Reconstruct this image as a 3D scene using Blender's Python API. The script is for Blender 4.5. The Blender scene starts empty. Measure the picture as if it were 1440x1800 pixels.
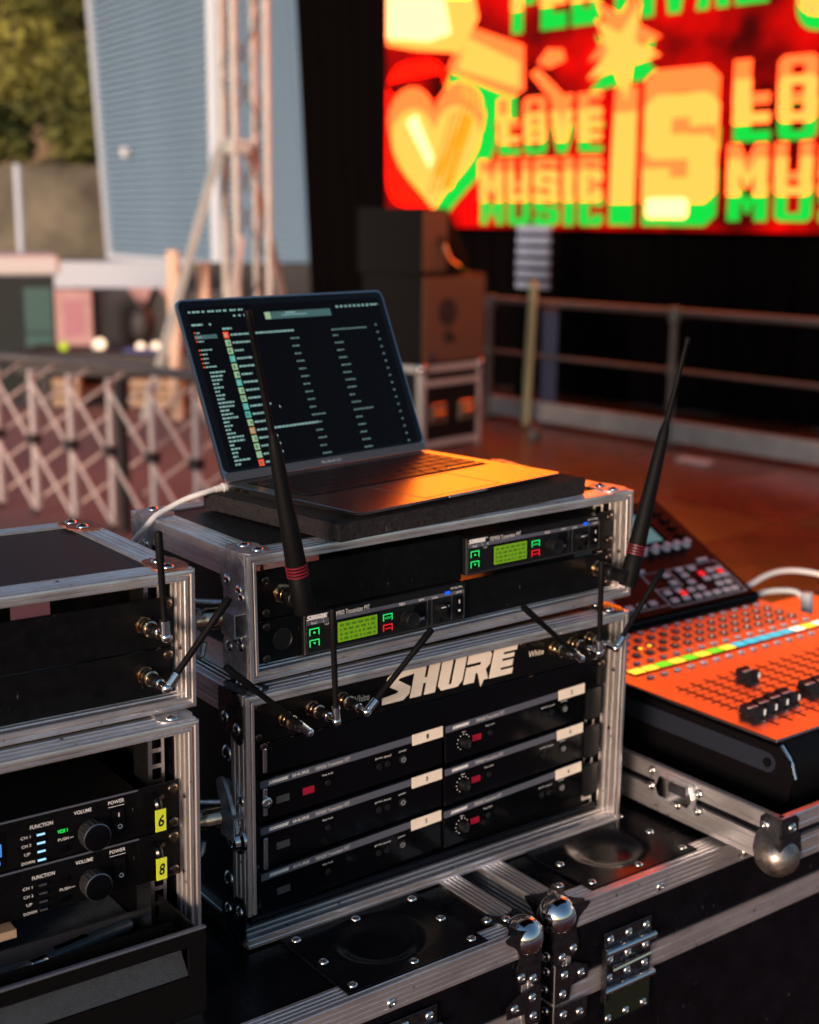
import bpy, bmesh, math, random
from mathutils import Vector, Matrix, Euler
random.seed(7)
S = bpy.context.scene
COL = S.collection

# ------------------------------------------------------------------ camera, sky, sun, exposure
CAMH = 1.8
PITCH, ROLL = 0.2149, 0.0070
cam = bpy.data.objects.new('camera', bpy.data.cameras.new('camera')); COL.objects.link(cam)
cam.data.sensor_fit = 'HORIZONTAL'; cam.data.sensor_width = 24.0; cam.data.lens = 40.0
cam.data.clip_start = 0.02; cam.data.clip_end = 500
fw = Vector((0, math.cos(PITCH), -math.sin(PITCH))); up0 = Vector((0, math.sin(PITCH), math.cos(PITCH))); rt0 = Vector((1, 0, 0))
rt = rt0*math.cos(ROLL) + up0*math.sin(ROLL); upv = up0*math.cos(ROLL) - rt0*math.sin(ROLL)
cm = Matrix((rt, upv, -fw)).transposed().to_4x4(); cm.translation = (0, 0, CAMH)
cam.matrix_world = cm
cam.data.dof.use_dof = True; cam.data.dof.focus_distance = 1.28; cam.data.dof.aperture_fstop = 4.0
cam.data.dof.aperture_blades = 0
S.camera = cam
SUN_EL, SUN_ROT = math.radians(8), math.radians(206)
w = bpy.data.worlds.new('World'); S.world = w; w.use_nodes = True
nt = w.node_tree
sky = nt.nodes.new('ShaderNodeTexSky'); sky.sky_type = 'NISHITA'; sky.sun_disc = False
sky.sun_elevation = SUN_EL; sky.sun_rotation = SUN_ROT; sky.dust_density = 1.2; sky.ozone_density = 2.6
nt.links.new(sky.outputs[0], nt.nodes['Background'].inputs[0])
nt.nodes['Background'].inputs[1].default_value = 0.085
sun = bpy.data.objects.new('sun', bpy.data.lights.new('sun', 'SUN')); COL.objects.link(sun)
sun.data.energy = 1.7; sun.data.angle = math.radians(16); sun.data.color = (1.0, .76, .64)
sdir = Vector((math.sin(SUN_ROT)*math.cos(SUN_EL), math.cos(SUN_ROT)*math.cos(SUN_EL), math.sin(SUN_EL)))
sun.rotation_euler = (-sdir).to_track_quat('-Z', 'Y').to_euler()
S.view_settings.view_transform = 'Standard'; S.view_settings.look = 'None'
S.view_settings.exposure = 1.25; S.view_settings.gamma = 1.0; S.view_settings.use_curve_mapping = False
S.cycles.use_denoising = True
S.cycles.sample_clamp_indirect = 6.0

# ------------------------------------------------------------------ materials
def mat(name, base=(.5, .5, .5), rough=.5, metal=0.0, emis=None, es=0.0, var=0.0, vscale=30, bump=0.0, bscale=200, rvar=0.0, spec=.5, stretch=None, coat=0.0):
    m = bpy.data.materials.new(name); m.use_nodes = True
    n, l = m.node_tree.nodes, m.node_tree.links; p = n['Principled BSDF']
    p.inputs['Base Color'].default_value = (*base, 1); p.inputs['Roughness'].default_value = rough
    p.inputs['Metallic'].default_value = metal; p.inputs['Specular IOR Level'].default_value = spec
    p.inputs['Coat Weight'].default_value = coat
    if emis: p.inputs['Emission Color'].default_value = (*emis, 1); p.inputs['Emission Strength'].default_value = es
    if var or bump or rvar:
        tc = n.new('ShaderNodeTexCoord'); src = tc.outputs['Object']
        if stretch:
            mp = n.new('ShaderNodeMapping'); mp.inputs['Scale'].default_value = stretch
            l.new(src, mp.inputs['Vector']); src = mp.outputs['Vector']
        def noise(sc, d=6):
            t = n.new('ShaderNodeTexNoise'); t.inputs['Scale'].default_value = sc; t.inputs['Detail'].default_value = d
            t.inputs['Roughness'].default_value = .65; l.new(src, t.inputs['Vector']); return t
        if var or rvar:
            t = noise(vscale)
            if var:
                r = n.new('ShaderNodeValToRGB')
                r.color_ramp.elements[0].position = .35; r.color_ramp.elements[1].position = .68
                r.color_ramp.elements[0].color = tuple(max(0, c*(1-var)) for c in base) + (1,)
                r.color_ramp.elements[1].color = tuple(min(1, c*(1+var*.5)) for c in base) + (1,)
                l.new(t.outputs['Fac'], r.inputs['Fac']); l.new(r.outputs['Color'], p.inputs['Base Color'])
            if rvar:
                t2 = noise(vscale*2.3)
                mr = n.new('ShaderNodeMapRange'); mr.inputs['From Min'].default_value = .3; mr.inputs['From Max'].default_value = .7
                mr.inputs['To Min'].default_value = max(.03, rough-rvar); mr.inputs['To Max'].default_value = min(1, rough+rvar)
                l.new(t2.outputs['Fac'], mr.inputs['Value']); l.new(mr.outputs['Result'], p.inputs['Roughness'])
        if bump:
            t = noise(bscale, 3); b = n.new('ShaderNodeBump'); b.inputs['Strength'].default_value = bump; b.inputs['Distance'].default_value = .002
            l.new(t.outputs['Fac'], b.inputs['Height']); l.new(b.outputs['Normal'], p.inputs['Normal'])
    return m

def alu_mat(name, base, rough, stretch):
    """worn extruded aluminium: long scratches, dark smudges and pits"""
    m = mat(name, base, rough, .86)
    n, l = m.node_tree.nodes, m.node_tree.links; p = n['Principled BSDF']
    tc = n.new('ShaderNodeTexCoord'); mp = n.new('ShaderNodeMapping'); mp.inputs['Scale'].default_value = stretch
    l.new(tc.outputs['Object'], mp.inputs['Vector'])
    a = n.new('ShaderNodeTexNoise'); a.inputs['Scale'].default_value = 38; a.inputs['Detail'].default_value = 8; a.inputs['Roughness'].default_value = .7
    l.new(mp.outputs['Vector'], a.inputs['Vector'])
    b = n.new('ShaderNodeTexNoise'); b.inputs['Scale'].default_value = 110; b.inputs['Detail'].default_value = 3
    l.new(tc.outputs['Object'], b.inputs['Vector'])
    r1 = n.new('ShaderNodeValToRGB'); r1.color_ramp.elements[0].position = .30; r1.color_ramp.elements[1].position = .62
    r1.color_ramp.elements[0].color = (base[0]*.58, base[1]*.54, base[2]*.53, 1); r1.color_ramp.elements[1].color = (*base, 1)
    l.new(a.outputs['Fac'], r1.inputs['Fac'])
    r2 = n.new('ShaderNodeValToRGB'); r2.color_ramp.elements[0].position = .24; r2.color_ramp.elements[1].position = .33
    r2.color_ramp.elements[0].color = (.08, .06, .055, 1); r2.color_ramp.elements[1].color = (1, 1, 1, 1)
    l.new(b.outputs['Fac'], r2.inputs['Fac'])
    mx = n.new('ShaderNodeMix'); mx.data_type = 'RGBA'; mx.blend_type = 'MULTIPLY'; mx.inputs[0].default_value = 1
    l.new(r1.outputs['Color'], mx.inputs[6]); l.new(r2.outputs['Color'], mx.inputs[7]); l.new(mx.outputs[2], p.inputs['Base Color'])
    mr = n.new('ShaderNodeMapRange'); mr.inputs['To Min'].default_value = rough+.16; mr.inputs['To Max'].default_value = rough-.18
    l.new(a.outputs['Fac'], mr.inputs['Value']); l.new(mr.outputs['Result'], p.inputs['Roughness'])
    bp = n.new('ShaderNodeBump'); bp.inputs['Strength'].default_value = .25; bp.inputs['Distance'].default_value = .0006
    l.new(a.outputs['Fac'], bp.inputs['Height']); l.new(bp.outputs['Normal'], p.inputs['Normal'])
    return m

M = {}
M['alux'] = alu_mat('aluminium_x', (.86, .82, .80), .34, (.3, 1, 1))
M['aluy'] = alu_mat('aluminium_y', (.82, .79, .78), .35, (1, .3, 1))
M['aluz'] = alu_mat('aluminium_z', (.88, .83, .80), .34, (1, 1, .3))
M['lam'] = mat('black_laminate', (.0065, .0055, .0065), .5, spec=.3, var=.35, vscale=40, stretch=(.15, 1, 1), bump=.06, bscale=260)
M['trunklam'] = mat('black_trunk_board', (.0035, .0035, .005), .26, spec=.14, var=.4, vscale=25, bump=.06, bscale=300, rvar=.08)
M['panel'] = mat('black_painted_steel', (.0025, .0024, .0026), .4, spec=.2, var=.5, vscale=60, rvar=.1, bump=.05, bscale=500)
M['gloss'] = mat('gloss_black_plastic', (.002, .002, .0026), .12, spec=.25)
M['plastic'] = mat('black_plastic', (.005, .005, .0055), .45, spec=.3, bump=.08, bscale=600)
M['rubber'] = mat('black_rubber', (.003, .0028, .003), .6, spec=.12, bump=.06, bscale=500)
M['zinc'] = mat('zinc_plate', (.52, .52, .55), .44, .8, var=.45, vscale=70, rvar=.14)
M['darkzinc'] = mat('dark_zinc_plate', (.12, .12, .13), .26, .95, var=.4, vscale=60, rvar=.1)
M['chrome'] = mat('chrome', (.72, .70, .69), .09, 1.0, rvar=.04, vscale=60)
M['rivet'] = mat('rivet_steel', (.66, .64, .62), .24, 1.0)
M['rust'] = mat('rusty_plate', (.33, .12, .07), .5, .55, var=.6, vscale=90, bump=.3, bscale=300)
M['brass'] = mat('brass_nickel', (.68, .52, .36), .2, 1.0, var=.3, vscale=200)
M['screw'] = mat('dark_screw', (.10, .075, .06), .28, .95)
M['white'] = mat('white_print', (.78, .76, .74), .5)
M['cream'] = mat('cream_vinyl', (.84, .72, .58), .5, var=.06, vscale=40)
M['greyprint'] = mat('grey_print', (.42, .42, .44), .5)
M['strip'] = mat('blue_grey_strip', (.085, .09, .115), .38)
M['greystrip'] = mat('grey_strip', (.055, .055, .06), .4)
M['slot'] = mat('inside_black', (.002, .002, .002), .8, spec=.08)
M['foam'] = mat('black_foam', (.022, .019, .020), .95, spec=.2, bump=1.0, bscale=420, var=.5, vscale=220)
M['greyfoam'] = mat('grey_foam', (.11, .13, .15), .9, bump=.6, bscale=500, var=.3, vscale=90)
M['drawerlip'] = mat('grey_powder_coat', (.028, .033, .038), .62, bump=.3, bscale=900, var=.25, vscale=120)
M['laptop'] = mat('space_grey_aluminium', (.38, .36, .355), .30, 1.0, bump=.03, bscale=1500)
M['lapdark'] = mat('laptop_bezel', (.004, .004, .005), .14, spec=.2)
M['key'] = mat('laptop_key', (.010, .009, .010), .42)
M['cable'] = mat('white_cable', (.86, .81, .74), .42)
M['yellowlab'] = mat('yellow_label', (.62, .72, .03), .5)
M['marker'] = mat('marker_ink', (.01, .012, .01), .5)
M['mixer'] = mat('console_plate', (.31, .25, .235), .34, .94, rvar=.05, vscale=60)
M['mixerdark'] = mat('console_black', (.004, .0035, .004), .45, spec=.08)
M['cheek'] = mat('console_cheek', (.014, .017, .026), .55, spec=.2, bump=.1, bscale=700)
M['padgrey'] = mat('pad_grey', (.62, .58, .62), .4)
M['greenlatch'] = mat('green_tinted_plate', (.06, .085, .055), .22, .85, rvar=.08, vscale=40)
M['dishplate'] = mat('black_pressed_plate', (.003, .003, .0045), .24, spec=.2, rvar=.05, vscale=30)
def specks(key, scale, lo, hi, tone=(.20, .19, .185), patch=9):
    """dust, scuffs and small scratches on dark boards and panels"""
    m = M[key]; n, l = m.node_tree.nodes, m.node_tree.links; p = n['Principled BSDF']
    tc = n.new('ShaderNodeTexCoord')
    a = n.new('ShaderNodeTexNoise'); a.inputs['Scale'].default_value = scale; a.inputs['Detail'].default_value = 2
    c = n.new('ShaderNodeTexNoise'); c.inputs['Scale'].default_value = patch; c.inputs['Detail'].default_value = 4
    mp = n.new('ShaderNodeMapping'); mp.inputs['Scale'].default_value = (1, 1, .22)
    l.new(tc.outputs['Object'], mp.inputs['Vector']); l.new(mp.outputs['Vector'], a.inputs['Vector']); l.new(tc.outputs['Object'], c.inputs['Vector'])
    r = n.new('ShaderNodeMapRange'); r.inputs['From Min'].default_value = lo; r.inputs['From Max'].default_value = hi
    l.new(a.outputs['Fac'], r.inputs['Value'])
    r2 = n.new('ShaderNodeMapRange'); r2.inputs['From Min'].default_value = .52; r2.inputs['From Max'].default_value = .72
    l.new(c.outputs['Fac'], r2.inputs['Value'])
    mu = n.new('ShaderNodeMath'); mu.operation = 'MULTIPLY'; l.new(r.outputs['Result'], mu.inputs[0]); l.new(r2.outputs['Result'], mu.inputs[1])
    mx = n.new('ShaderNodeMix'); mx.data_type = 'RGBA'; l.new(mu.outputs[0], mx.inputs[0])
    bc = p.inputs['Base Color']
    if bc.links: l.new(bc.links[0].from_socket, mx.inputs[6])
    else: mx.inputs[6].default_value = bc.default_value
    mx.inputs[7].default_value = (*tone, 1); l.new(mx.outputs[2], bc)
for key, sc_, lo, hi in (('lam', 420, .69, .77), ('panel', 520, .71, .79), ('trunklam', 420, .72, .80), ('mixerdark', 420, .72, .80), ('dishplate', 420, .72, .80), ('foam', 300, .66, .8)): specks(key, sc_, lo, hi)
def emi(name, c, s): return mat(name, tuple(min(.4, x*.25) for x in c), .5, emis=c, es=s, spec=.08)
M['scr'] = mat('screen_black', (.003, .003, .004), .16, emis=(.002, .003, .004), es=.1, spec=.06)
M['scrtext'] = emi('screen_text', (.42, .75, .72), .15)
M['scrdim'] = emi('screen_text_dim', (.35, .62, .60), .075)
M['scrbar'] = emi('screen_bar', (.12, .26, .26), .13)
M['thumb_red'] = emi('thumbnail_red', (.9, .09, .03), .36)
M['thumb_green'] = emi('thumbnail_green', (.42, .66, .38), .22)
M['thumb_teal'] = emi('thumbnail_teal', (.12, .55, .48), .22)
M['thumb_tan'] = emi('thumbnail_tan', (.65, .33, .14), .24)
M['lcd'] = mat('lcd_green', (.09, .17, .008), .25, emis=(.13, .30, .003), es=.24, )
M['lcdink'] = mat('lcd_ink', (.02, .06, .005), .4, emis=(.06, .16, .004), es=.25)
M['ledg'] = emi('led_green', (.02, .85, .16), .42)
M['ledr'] = emi('led_red', (1.0, .02, .03), .4)
M['ledb'] = emi('led_blue', (.01, .12, 1.0), .4)
M['ledw'] = emi('led_white', (.35, .72, 1.0), .5)
M['redlcd'] = emi('red_display', (.42, .012, .035), .18)
M['vox'] = emi('led_vox_green', (.02, 1.0, .12), .42)
M['lcdblue'] = emi('lcd_blue', (.10, .35, 1.0), .4)
M['s_yel'] = emi('strip_yellow', (1.0, .42, .03), 1.2)
M['s_grn'] = emi('strip_green', (.10, .6, .02), .7)
M['s_blu'] = emi('strip_blue', (.0, .30, .38), 1.0)
M['s_wht'] = emi('strip_white', (1.0, .78, .52), 1.0)
M['s_teal'] = emi('console_screen', (.10, .24, .25), .3)
M['scaleprint'] = mat('console_scale_print', (.09, .04, .035), .5)
M['capblack'] = mat('fader_cap_black', (.012, .011, .013), .28)
M['redring'] = mat('red_ring', (.16, .008, .018), .4)
M['knurl'] = mat('knurled_knob', (.02, .02, .022), .35, .4, bump=1.0, bscale=900)
M['penblue'] = mat('blue_black_plastic', (.035, .055, .07), .28)
M['ballmetal'] = mat('polished_ball_corner', (.70, .68, .67), .07, 1.0)
M['wornball'] = mat('worn_ball_corner', (.30, .26, .23), .34, .9, var=.55, vscale=60, rvar=.12)
M['encoder'] = mat('encoder_cap', (.26, .20, .18), .42, .75)
M['teethrim'] = mat('knob_rim', (.20, .21, .23), .3, .9)
M['lapchin'] = M['greystrip']
# background
M['deck'] = mat('stage_deck_ply', (.12, .030, .012), .30, var=.45, vscale=3, rvar=.12, bump=.15, bscale=60)
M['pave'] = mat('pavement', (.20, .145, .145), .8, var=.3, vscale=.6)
M['hill'] = mat('dry_hillside', (.30, .19, .085), .9, var=.6, vscale=.25)
M['wallst'] = mat('stone_wall', (.15, .125, .085), .9, var=.6, vscale=.35)
M['leafa'] = mat('leaf_olive', (.30, .27, .05), .7, var=.5, vscale=.5)
M['leafb'] = mat('leaf_dark', (.17, .17, .035), .75, var=.5, vscale=.5)
M['bark'] = mat('bark', (.06, .04, .028), .9)
M['clad'] = mat('blue_grey_cladding', (.25, .36, .46), .55, var=.1, vscale=.3)
M['trim'] = mat('pale_trim', (.52, .55, .60), .5)
M['trussalu'] = mat('truss_aluminium', (.54, .53, .49), .5, .2, var=.15, vscale=6)
M['cloth'] = mat('black_molton_cloth', (.0030, .0022, .0024), 1.0, spec=.0)
M['galv'] = mat('galvanised_tube', (.15, .135, .13), .5, .6, var=.2, vscale=8)
M['kick'] = mat('kick_board_grey', (.30, .29, .29), .6, var=.2, vscale=6)
M['spk'] = mat('speaker_black_paint', (.008, .006, .0055), .6, spec=.12, var=.3, vscale=20, bump=.3, bscale=120)
M['grille'] = mat('speaker_grille_glow_tint', (.16, .085, .05), .5, .2, bump=.4, bscale=160)  # orange brown base paints the screen's glow onto the speaker faces
M['whitepl'] = mat('white_plastic', (.58, .58, .585), .5)
M['palewhite'] = mat('pale_blue_white_panel', (.44, .47, .53), .55)
M['darkgreen'] = mat('dark_green_panel', (.012, .018, .017), .5)
M['teal'] = mat('teal_glass', (.07, .14, .13), .25)
M['pinkcl'] = mat('pink_cloth', (.46, .27, .26), .8, var=.2, vscale=4)
M['mauve'] = mat('mauve_print', (.38, .16, .20), .7)
M['warmpost'] = mat('painted_post', (.70, .47, .33), .6)
M['wood'] = mat('pale_wood', (.40, .27, .17), .7, var=.3, vscale=8)
M['yellowtube'] = mat('yellow_tube', (.52, .53, .27), .5)
M['bluepaint'] = mat('dark_blue_paint', (.02, .03, .08), .5)
M['slat'] = mat('pale_blue_tread', (.40, .46, .62), .6)
M['scis'] = mat('scissor_bar_alu', (.52, .45, .43), .5, .15)
M['scisdark'] = mat('scissor_cross_bar', (.42, .30, .26), .55, .2)
M['darkjoint'] = mat('dark_joint', (.02, .016, .016), .6)
M['bulb'] = emi('warm_lamp', (1.0, .72, .5), .8)
M['bulbg'] = emi('lime_lamp', (.6, .75, .05), .35)
M['bluebits'] = mat('blue_cloth', (.06, .09, .28), .7)
# LED wall colours: the red channel runs past white, as an LED wall does in a photograph exposed for dusk
M['l_red'] = mat('led_field', (.002, .002, .002), 1.0, spec=0)
nd, ld = M['deck'].node_tree.nodes, M['deck'].node_tree.links; pd = nd['Principled BSDF']
oi = nd.new('ShaderNodeObjectInfo'); hm = nd.new('ShaderNodeHueSaturation'); mm = nd.new('ShaderNodeMapRange'); mm.inputs['To Min'].default_value = .55; mm.inputs['To Max'].default_value = 2.0
ld.new(oi.outputs['Random'], mm.inputs['Value']); ld.new(mm.outputs['Result'], hm.inputs['Value'])
cl_ = pd.inputs['Base Color'].links[0].from_socket; ld.new(cl_, hm.inputs['Color']); ld.new(hm.outputs['Color'], pd.inputs['Base Color'])
m2 = nd.new('ShaderNodeMapRange'); m2.inputs['To Min'].default_value = .34; m2.inputs['To Max'].default_value = .18
ld.new(oi.outputs['Random'], m2.inputs['Value']); ld.new(m2.outputs['Result'], pd.inputs['Roughness'])
n_, l_ = M['l_red'].node_tree.nodes, M['l_red'].node_tree.links
tc_ = n_.new('ShaderNodeTexCoord'); ns_ = n_.new('ShaderNodeTexNoise'); ns_.inputs['Scale'].default_value = 1.1; ns_.inputs['Detail'].default_value = 3
rp_ = n_.new('ShaderNodeValToRGB'); rp_.color_ramp.elements[0].position = .40; rp_.color_ramp.elements[1].position = .66
rp_.color_ramp.elements[0].color = (.022, .0002, .0002, 1); rp_.color_ramp.elements[1].color = (.30, .0006, .0003, 1)
l_.new(tc_.outputs['Object'], ns_.inputs['Vector']); l_.new(ns_.outputs['Fac'], rp_.inputs['Fac'])
l_.new(rp_.outputs['Color'], n_['Principled BSDF'].inputs['Emission Color']); n_['Principled BSDF'].inputs['Emission Strength'].default_value = 1.5
def led(name, c): return mat(name, (.002, .002, .002), 1.0, emis=c, es=1.0, spec=0)
M['l_peach'] = led('led_peach', (1.9, .135, .026))
M['l_yel'] = led('led_yellow', (2.1, .29, .045))
M['l_grn'] = led('led_green_wall', (.003, .33, .026))
M['l_redhot'] = led('led_red_hot', (1.6, .006, .001))
M['l_white'] = led('led_white_hot', (2.2, .65, .25))
M['l_scrib'] = led('led_scribble', (1.5, .11, .006))
M['l_hot'] = led('led_hot_yellow', (6.5, 1.30, .03))
M['l_orange'] = led('led_orange', (6.5, .21, .006))

# ------------------------------------------------------------------ builders
class B:
    def __init__(s): s.bm = bmesh.new()
    def add(s, vs, fs):
        v = [s.bm.verts.new(p) for p in vs]
        out = []
        for f in fs:
            try: out.append(s.bm.faces.new([v[i] for i in f]))
            except ValueError: pass
        return v, out
    def box(s, x0, x1, y0, y1, z0, z1, bev=0, seg=1):
        vs = [(x, y, z) for z in (z0, z1) for y in (y0, y1) for x in (x0, x1)]
        v, f = s.add(vs, [(0, 2, 3, 1), (4, 5, 7, 6), (0, 1, 5, 4), (2, 6, 7, 3), (0, 4, 6, 2), (1, 3, 7, 5)])
        if bev:
            es = list({e for q in f for e in q.edges})
            bmesh.ops.bevel(s.bm, geom=es, offset=bev, segments=seg, affect='EDGES', profile=.6)
        return s
    def obox(s, p0, p1, wx, wy, side=Vector((0, 1, 0))):
        """bar of rectangular section from p0 to p1"""
        p0, p1 = Vector(p0), Vector(p1); d = (p1-p0).normalized(); a = d.cross(Vector(side))
        if a.length < 1e-4: a = d.cross(Vector((1, 0, 0)))
        a.normalize(); b = d.cross(a)
        vs = [p+a*sx*wx/2+b*sy*wy/2 for p in (p0, p1) for sx, sy in ((-1, -1), (1, -1), (1, 1), (-1, 1))]
        s.add(vs, [(0, 1, 2, 3), (7, 6, 5, 4)]+[(i, (i+1) % 4+0, (i+1) % 4+4, i+4) for i in range(4)])
        return s
    def rings(s, rings, cap=True):
        n = len(rings[0]); vs = [p for r in rings for p in r]
        fs = [(k*n+i, k*n+(i+1) % n, (k+1)*n+(i+1) % n, (k+1)*n+i) for k in range(len(rings)-1) for i in range(n)]
        if cap: fs += [tuple(range(n)), tuple(range(len(vs)-n, len(vs)))]
        s.add(vs, fs); return s
    def lathe(s, o, ax, prof, n=16):
        o, ax = Vector(o), Vector(ax).normalized(); a = ax.orthogonal().normalized(); b = ax.cross(a)
        R = [[o+ax*h+(a*math.cos(2*math.pi*i/n)+b*math.sin(2*math.pi*i/n))*max(r, 1e-5) for i in range(n)] for h, r in prof]
        return s.rings(R)
    def cyl(s, p0, p1, r0, r1=None, n=14):
        p0, p1 = Vector(p0), Vector(p1); L = (p1-p0).length
        return s.lathe(p0, p1-p0, [(0, r0), (L, r0 if r1 is None else r1)], n)
    def tube(s, pts, r, n=8, smooth=0):
        P = [Vector(p) for p in pts]
        for _ in range(smooth):
            Q = [P[0]]
            for i in range(len(P)-1): Q += [P[i]*.75+P[i+1]*.25, P[i]*.25+P[i+1]*.75]
            P = Q+[P[-1]]
        rs = r if isinstance(r, (list, tuple)) else [r]*len(P)
        ref = None; R = []
        for i, p in enumerate(P):
            d = (P[min(i+1, len(P)-1)]-P[max(i-1, 0)]).normalized()
            if ref is None: ref = d.orthogonal().normalized()
            ref = (ref-d*ref.dot(d)).normalized(); b = d.cross(ref)
            R.append([p+(ref*math.cos(2*math.pi*k/n)+b*math.sin(2*math.pi*k/n))*rs[i] for k in range(n)])
        return s.rings(R)
    def prism(s, poly, o, u, v, wv):
        o, u, v, wv = Vector(o), Vector(u), Vector(v), Vector(wv); n = len(poly)
        vs = [o+u*p+v*q for p, q in poly]; vs += [x+wv for x in vs]
        s.add(vs, [tuple(range(n)), tuple(range(2*n-1, n-1, -1))]+[(i, i+n, (i+1) % n+n, (i+1) % n) for i in range(n)])
        return s
    def plate(s, poly, y, t=.0006):
        """polygon in local x,z facing -y, its face at y"""
        return s.prism(poly, (0, y, 0), (1, 0, 0), (0, 0, 1), (0, t, 0))
    def sphere(s, c, r, sc=(1, 1, 1), u=16, v=10):
        m = Matrix.Translation(c) @ Matrix.Diagonal((*sc, 1))
        bmesh.ops.create_uvsphere(s.bm, u_segments=u, v_segments=v, radius=r, matrix=m); return s
    def text(s, t, x0, x1, z0, z1, y, bold=0.0, shear=0.0, th=.0003, fit=True):
        me = text_mesh(t, bold, shear)
        vs = [v.co for v in me.vertices]
        if not vs: return s
        ax, bx = min(v.x for v in vs), max(v.x for v in vs); az, bz = min(v.y for v in vs), max(v.y for v in vs)
        kx = (x1-x0)/(bx-ax); kz = (z1-z0)/(bz-az) if fit else kx
        vv = [(x0+(v.x-ax)*kx, y, z0+(v.y-az)*kz) for v in vs]
        s.add(vv, [tuple(reversed(p.vertices[:])) for p in me.polygons]); return s
    def build(s, name, m, parent=None, smooth=True, ang=35, mw=None):
        bm = s.bm; bmesh.ops.recalc_face_normals(bm, faces=bm.faces[:])
        me = bpy.data.meshes.new(name); bm.to_mesh(me); bm.free()
        return link(name, me, m, parent, smooth, ang, mw)
def link(name, me, m, parent=None, smooth=True, ang=35, mw=None):
    if not me.materials: me.materials.append(M[m] if isinstance(m, str) else m)
    if smooth:
        me.polygons.foreach_set('use_smooth', [True]*len(me.polygons)); me.set_sharp_from_angle(angle=math.radians(ang))
    o = bpy.data.objects.new(name, me); COL.objects.link(o)
    if parent: o.parent = parent
    if name in ('screen_text', 'lettering', 'block_outlines', 'dial_marks', 'display_text', 'sidebar_icons', 'player_text') and parent: o['kind'] = 'stuff'
    if mw is not None:
        if parent: o.matrix_local = mw
        else: o.matrix_world = mw
    return o
_tx = {}
def text_mesh(t, bold=0.0, shear=0.0):
    k = (t, bold, shear)
    if k not in _tx:
        c = bpy.data.curves.new('t', 'FONT'); c.body = t; c.size = 1; c.offset = bold; c.shear = shear; c.resolution_u = 2; c.fill_mode = 'FRONT'
        o = bpy.data.objects.new('t', c); COL.objects.link(o)
        dg = bpy.context.evaluated_depsgraph_get()
        me = bpy.data.meshes.new_from_object(o.evaluated_get(dg)); bpy.data.objects.remove(o); bpy.data.curves.remove(c)
        _tx[k] = me
    return _tx[k]
def pre_text(lst):
    """make every lettering mesh first, while the scene is still small"""
    for k in lst: text_mesh(*k) if isinstance(k, tuple) else text_mesh(k)
def thing(name, label, cat, mw=None, group=None, kind=None):
    o = bpy.data.objects.new(name, None); COL.objects.link(o); o.empty_display_size = .05
    if mw is not None: o.matrix_world = mw
    return tag(o, label, cat, group, kind)
def tag(o, label=None, cat=None, group=None, kind=None):
    if label: o['label'] = label
    if cat: o['category'] = cat
    if group: o['group'] = group
    if kind: o['kind'] = kind
    return o
def frame(R, o):
    m = Matrix(R).to_4x4(); m.translation = (o[0], o[1], o[2]+CAMH); return m
def yawm(y, o): return Matrix.Translation(o) @ Matrix.Rotation(y, 4, 'Z')
def copy_tree(o, parent=None):
    c = o.copy(); COL.objects.link(c); c.parent = parent
    for ch in o.children: copy_tree(ch, c)
    return c
def inst(src, parent, mw):
    o = bpy.data.objects.new(src.name.split('.')[0], src.data); COL.objects.link(o); o.parent = parent; o.matrix_local = mw; return o
_riv = {}
def rivet(parent, p, nrm, r=.0055, m='rivet', name='rivet'):
    k = (round(r, 5), m, name)
    if k not in _riv:
        b = B()
        if name == 'screw': b.lathe((0, 0, 0), (0, 0, 1), [(0, r), (.0016, r), (.0026, r*.82), (.0028, r*.45), (.0016, r*.40), (.0016, 0)], 12)
        else: b.lathe((0, 0, 0), (0, 0, 1), [(0, r), (r*.16, r*.97), (r*.36, r*.72), (r*.44, r*.40), (r*.30, r*.30), (r*.22, 0)], 12)
        me = bpy.data.meshes.new(name); bmesh.ops.recalc_face_normals(b.bm, faces=b.bm.faces[:]); b.bm.to_mesh(me); b.bm.free()
        me.materials.append(M[m]); me.polygons.foreach_set('use_smooth', [True]*len(me.polygons)); me.set_sharp_from_angle(angle=math.radians(50))
        _riv[k] = me
    q = Vector(nrm).to_track_quat('Z', 'Y').to_matrix().to_4x4(); q.translation = p
    o = bpy.data.objects.new(name, _riv[k]); COL.objects.link(o)
    if parent: o.parent = parent
    o.matrix_local = q
    return o
def rrect(x0, x1, z0, z1, r, n=4):
    P = []
    for cx, cz, a0 in ((x1-r, z1-r, 0), (x0+r, z1-r, 90), (x0+r, z0+r, 180), (x1-r, z0+r, 270)):
        for i in range(n+1):
            a = math.radians(a0+90*i/n); P.append((cx+r*math.cos(a), cz+r*math.sin(a)))
    return P
def circ(cx, cz, r, n=16): return [(cx+r*math.cos(2*math.pi*i/n), cz+r*math.sin(2*math.pi*i/n)) for i in range(n)]

# ------------------------------------------------------------------ frames of the stacked cases (metres, found from the photograph's perspective)
FU = frame(((.8047, -.5936, -.0107), (.5936, .8047, -.0044), (.0112, -.0028, .9999)), (-.1533, 1.2510, -.3177))
FL = frame(((.8030, -.5960, .0056), (.5960, .8030, -.0047), (-.0016, .0071, 1.)), (-.1549, 1.2309, -.4513))
FJ = frame(((.8053, -.5927, .0124), (.5926, .8054, .0092), (-.0155, -.0001, .9999)), (-.1889, 1.1672, -.3073)) @ Matrix.Translation((-.515, 0, 0))
FK = FJ @ Matrix.Translation((-.0104, -.0242, -.1311))
TOPZ = CAMH-.7165
FT = yawm(.637, (-.15, 1.23, TOPZ))
FP = frame(((.7082, -.7060, -.0059), (.7060, .7082, .0027), (.0023, -.0061, 1.)), (-.0486, 1.3100, -.2877))

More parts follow.
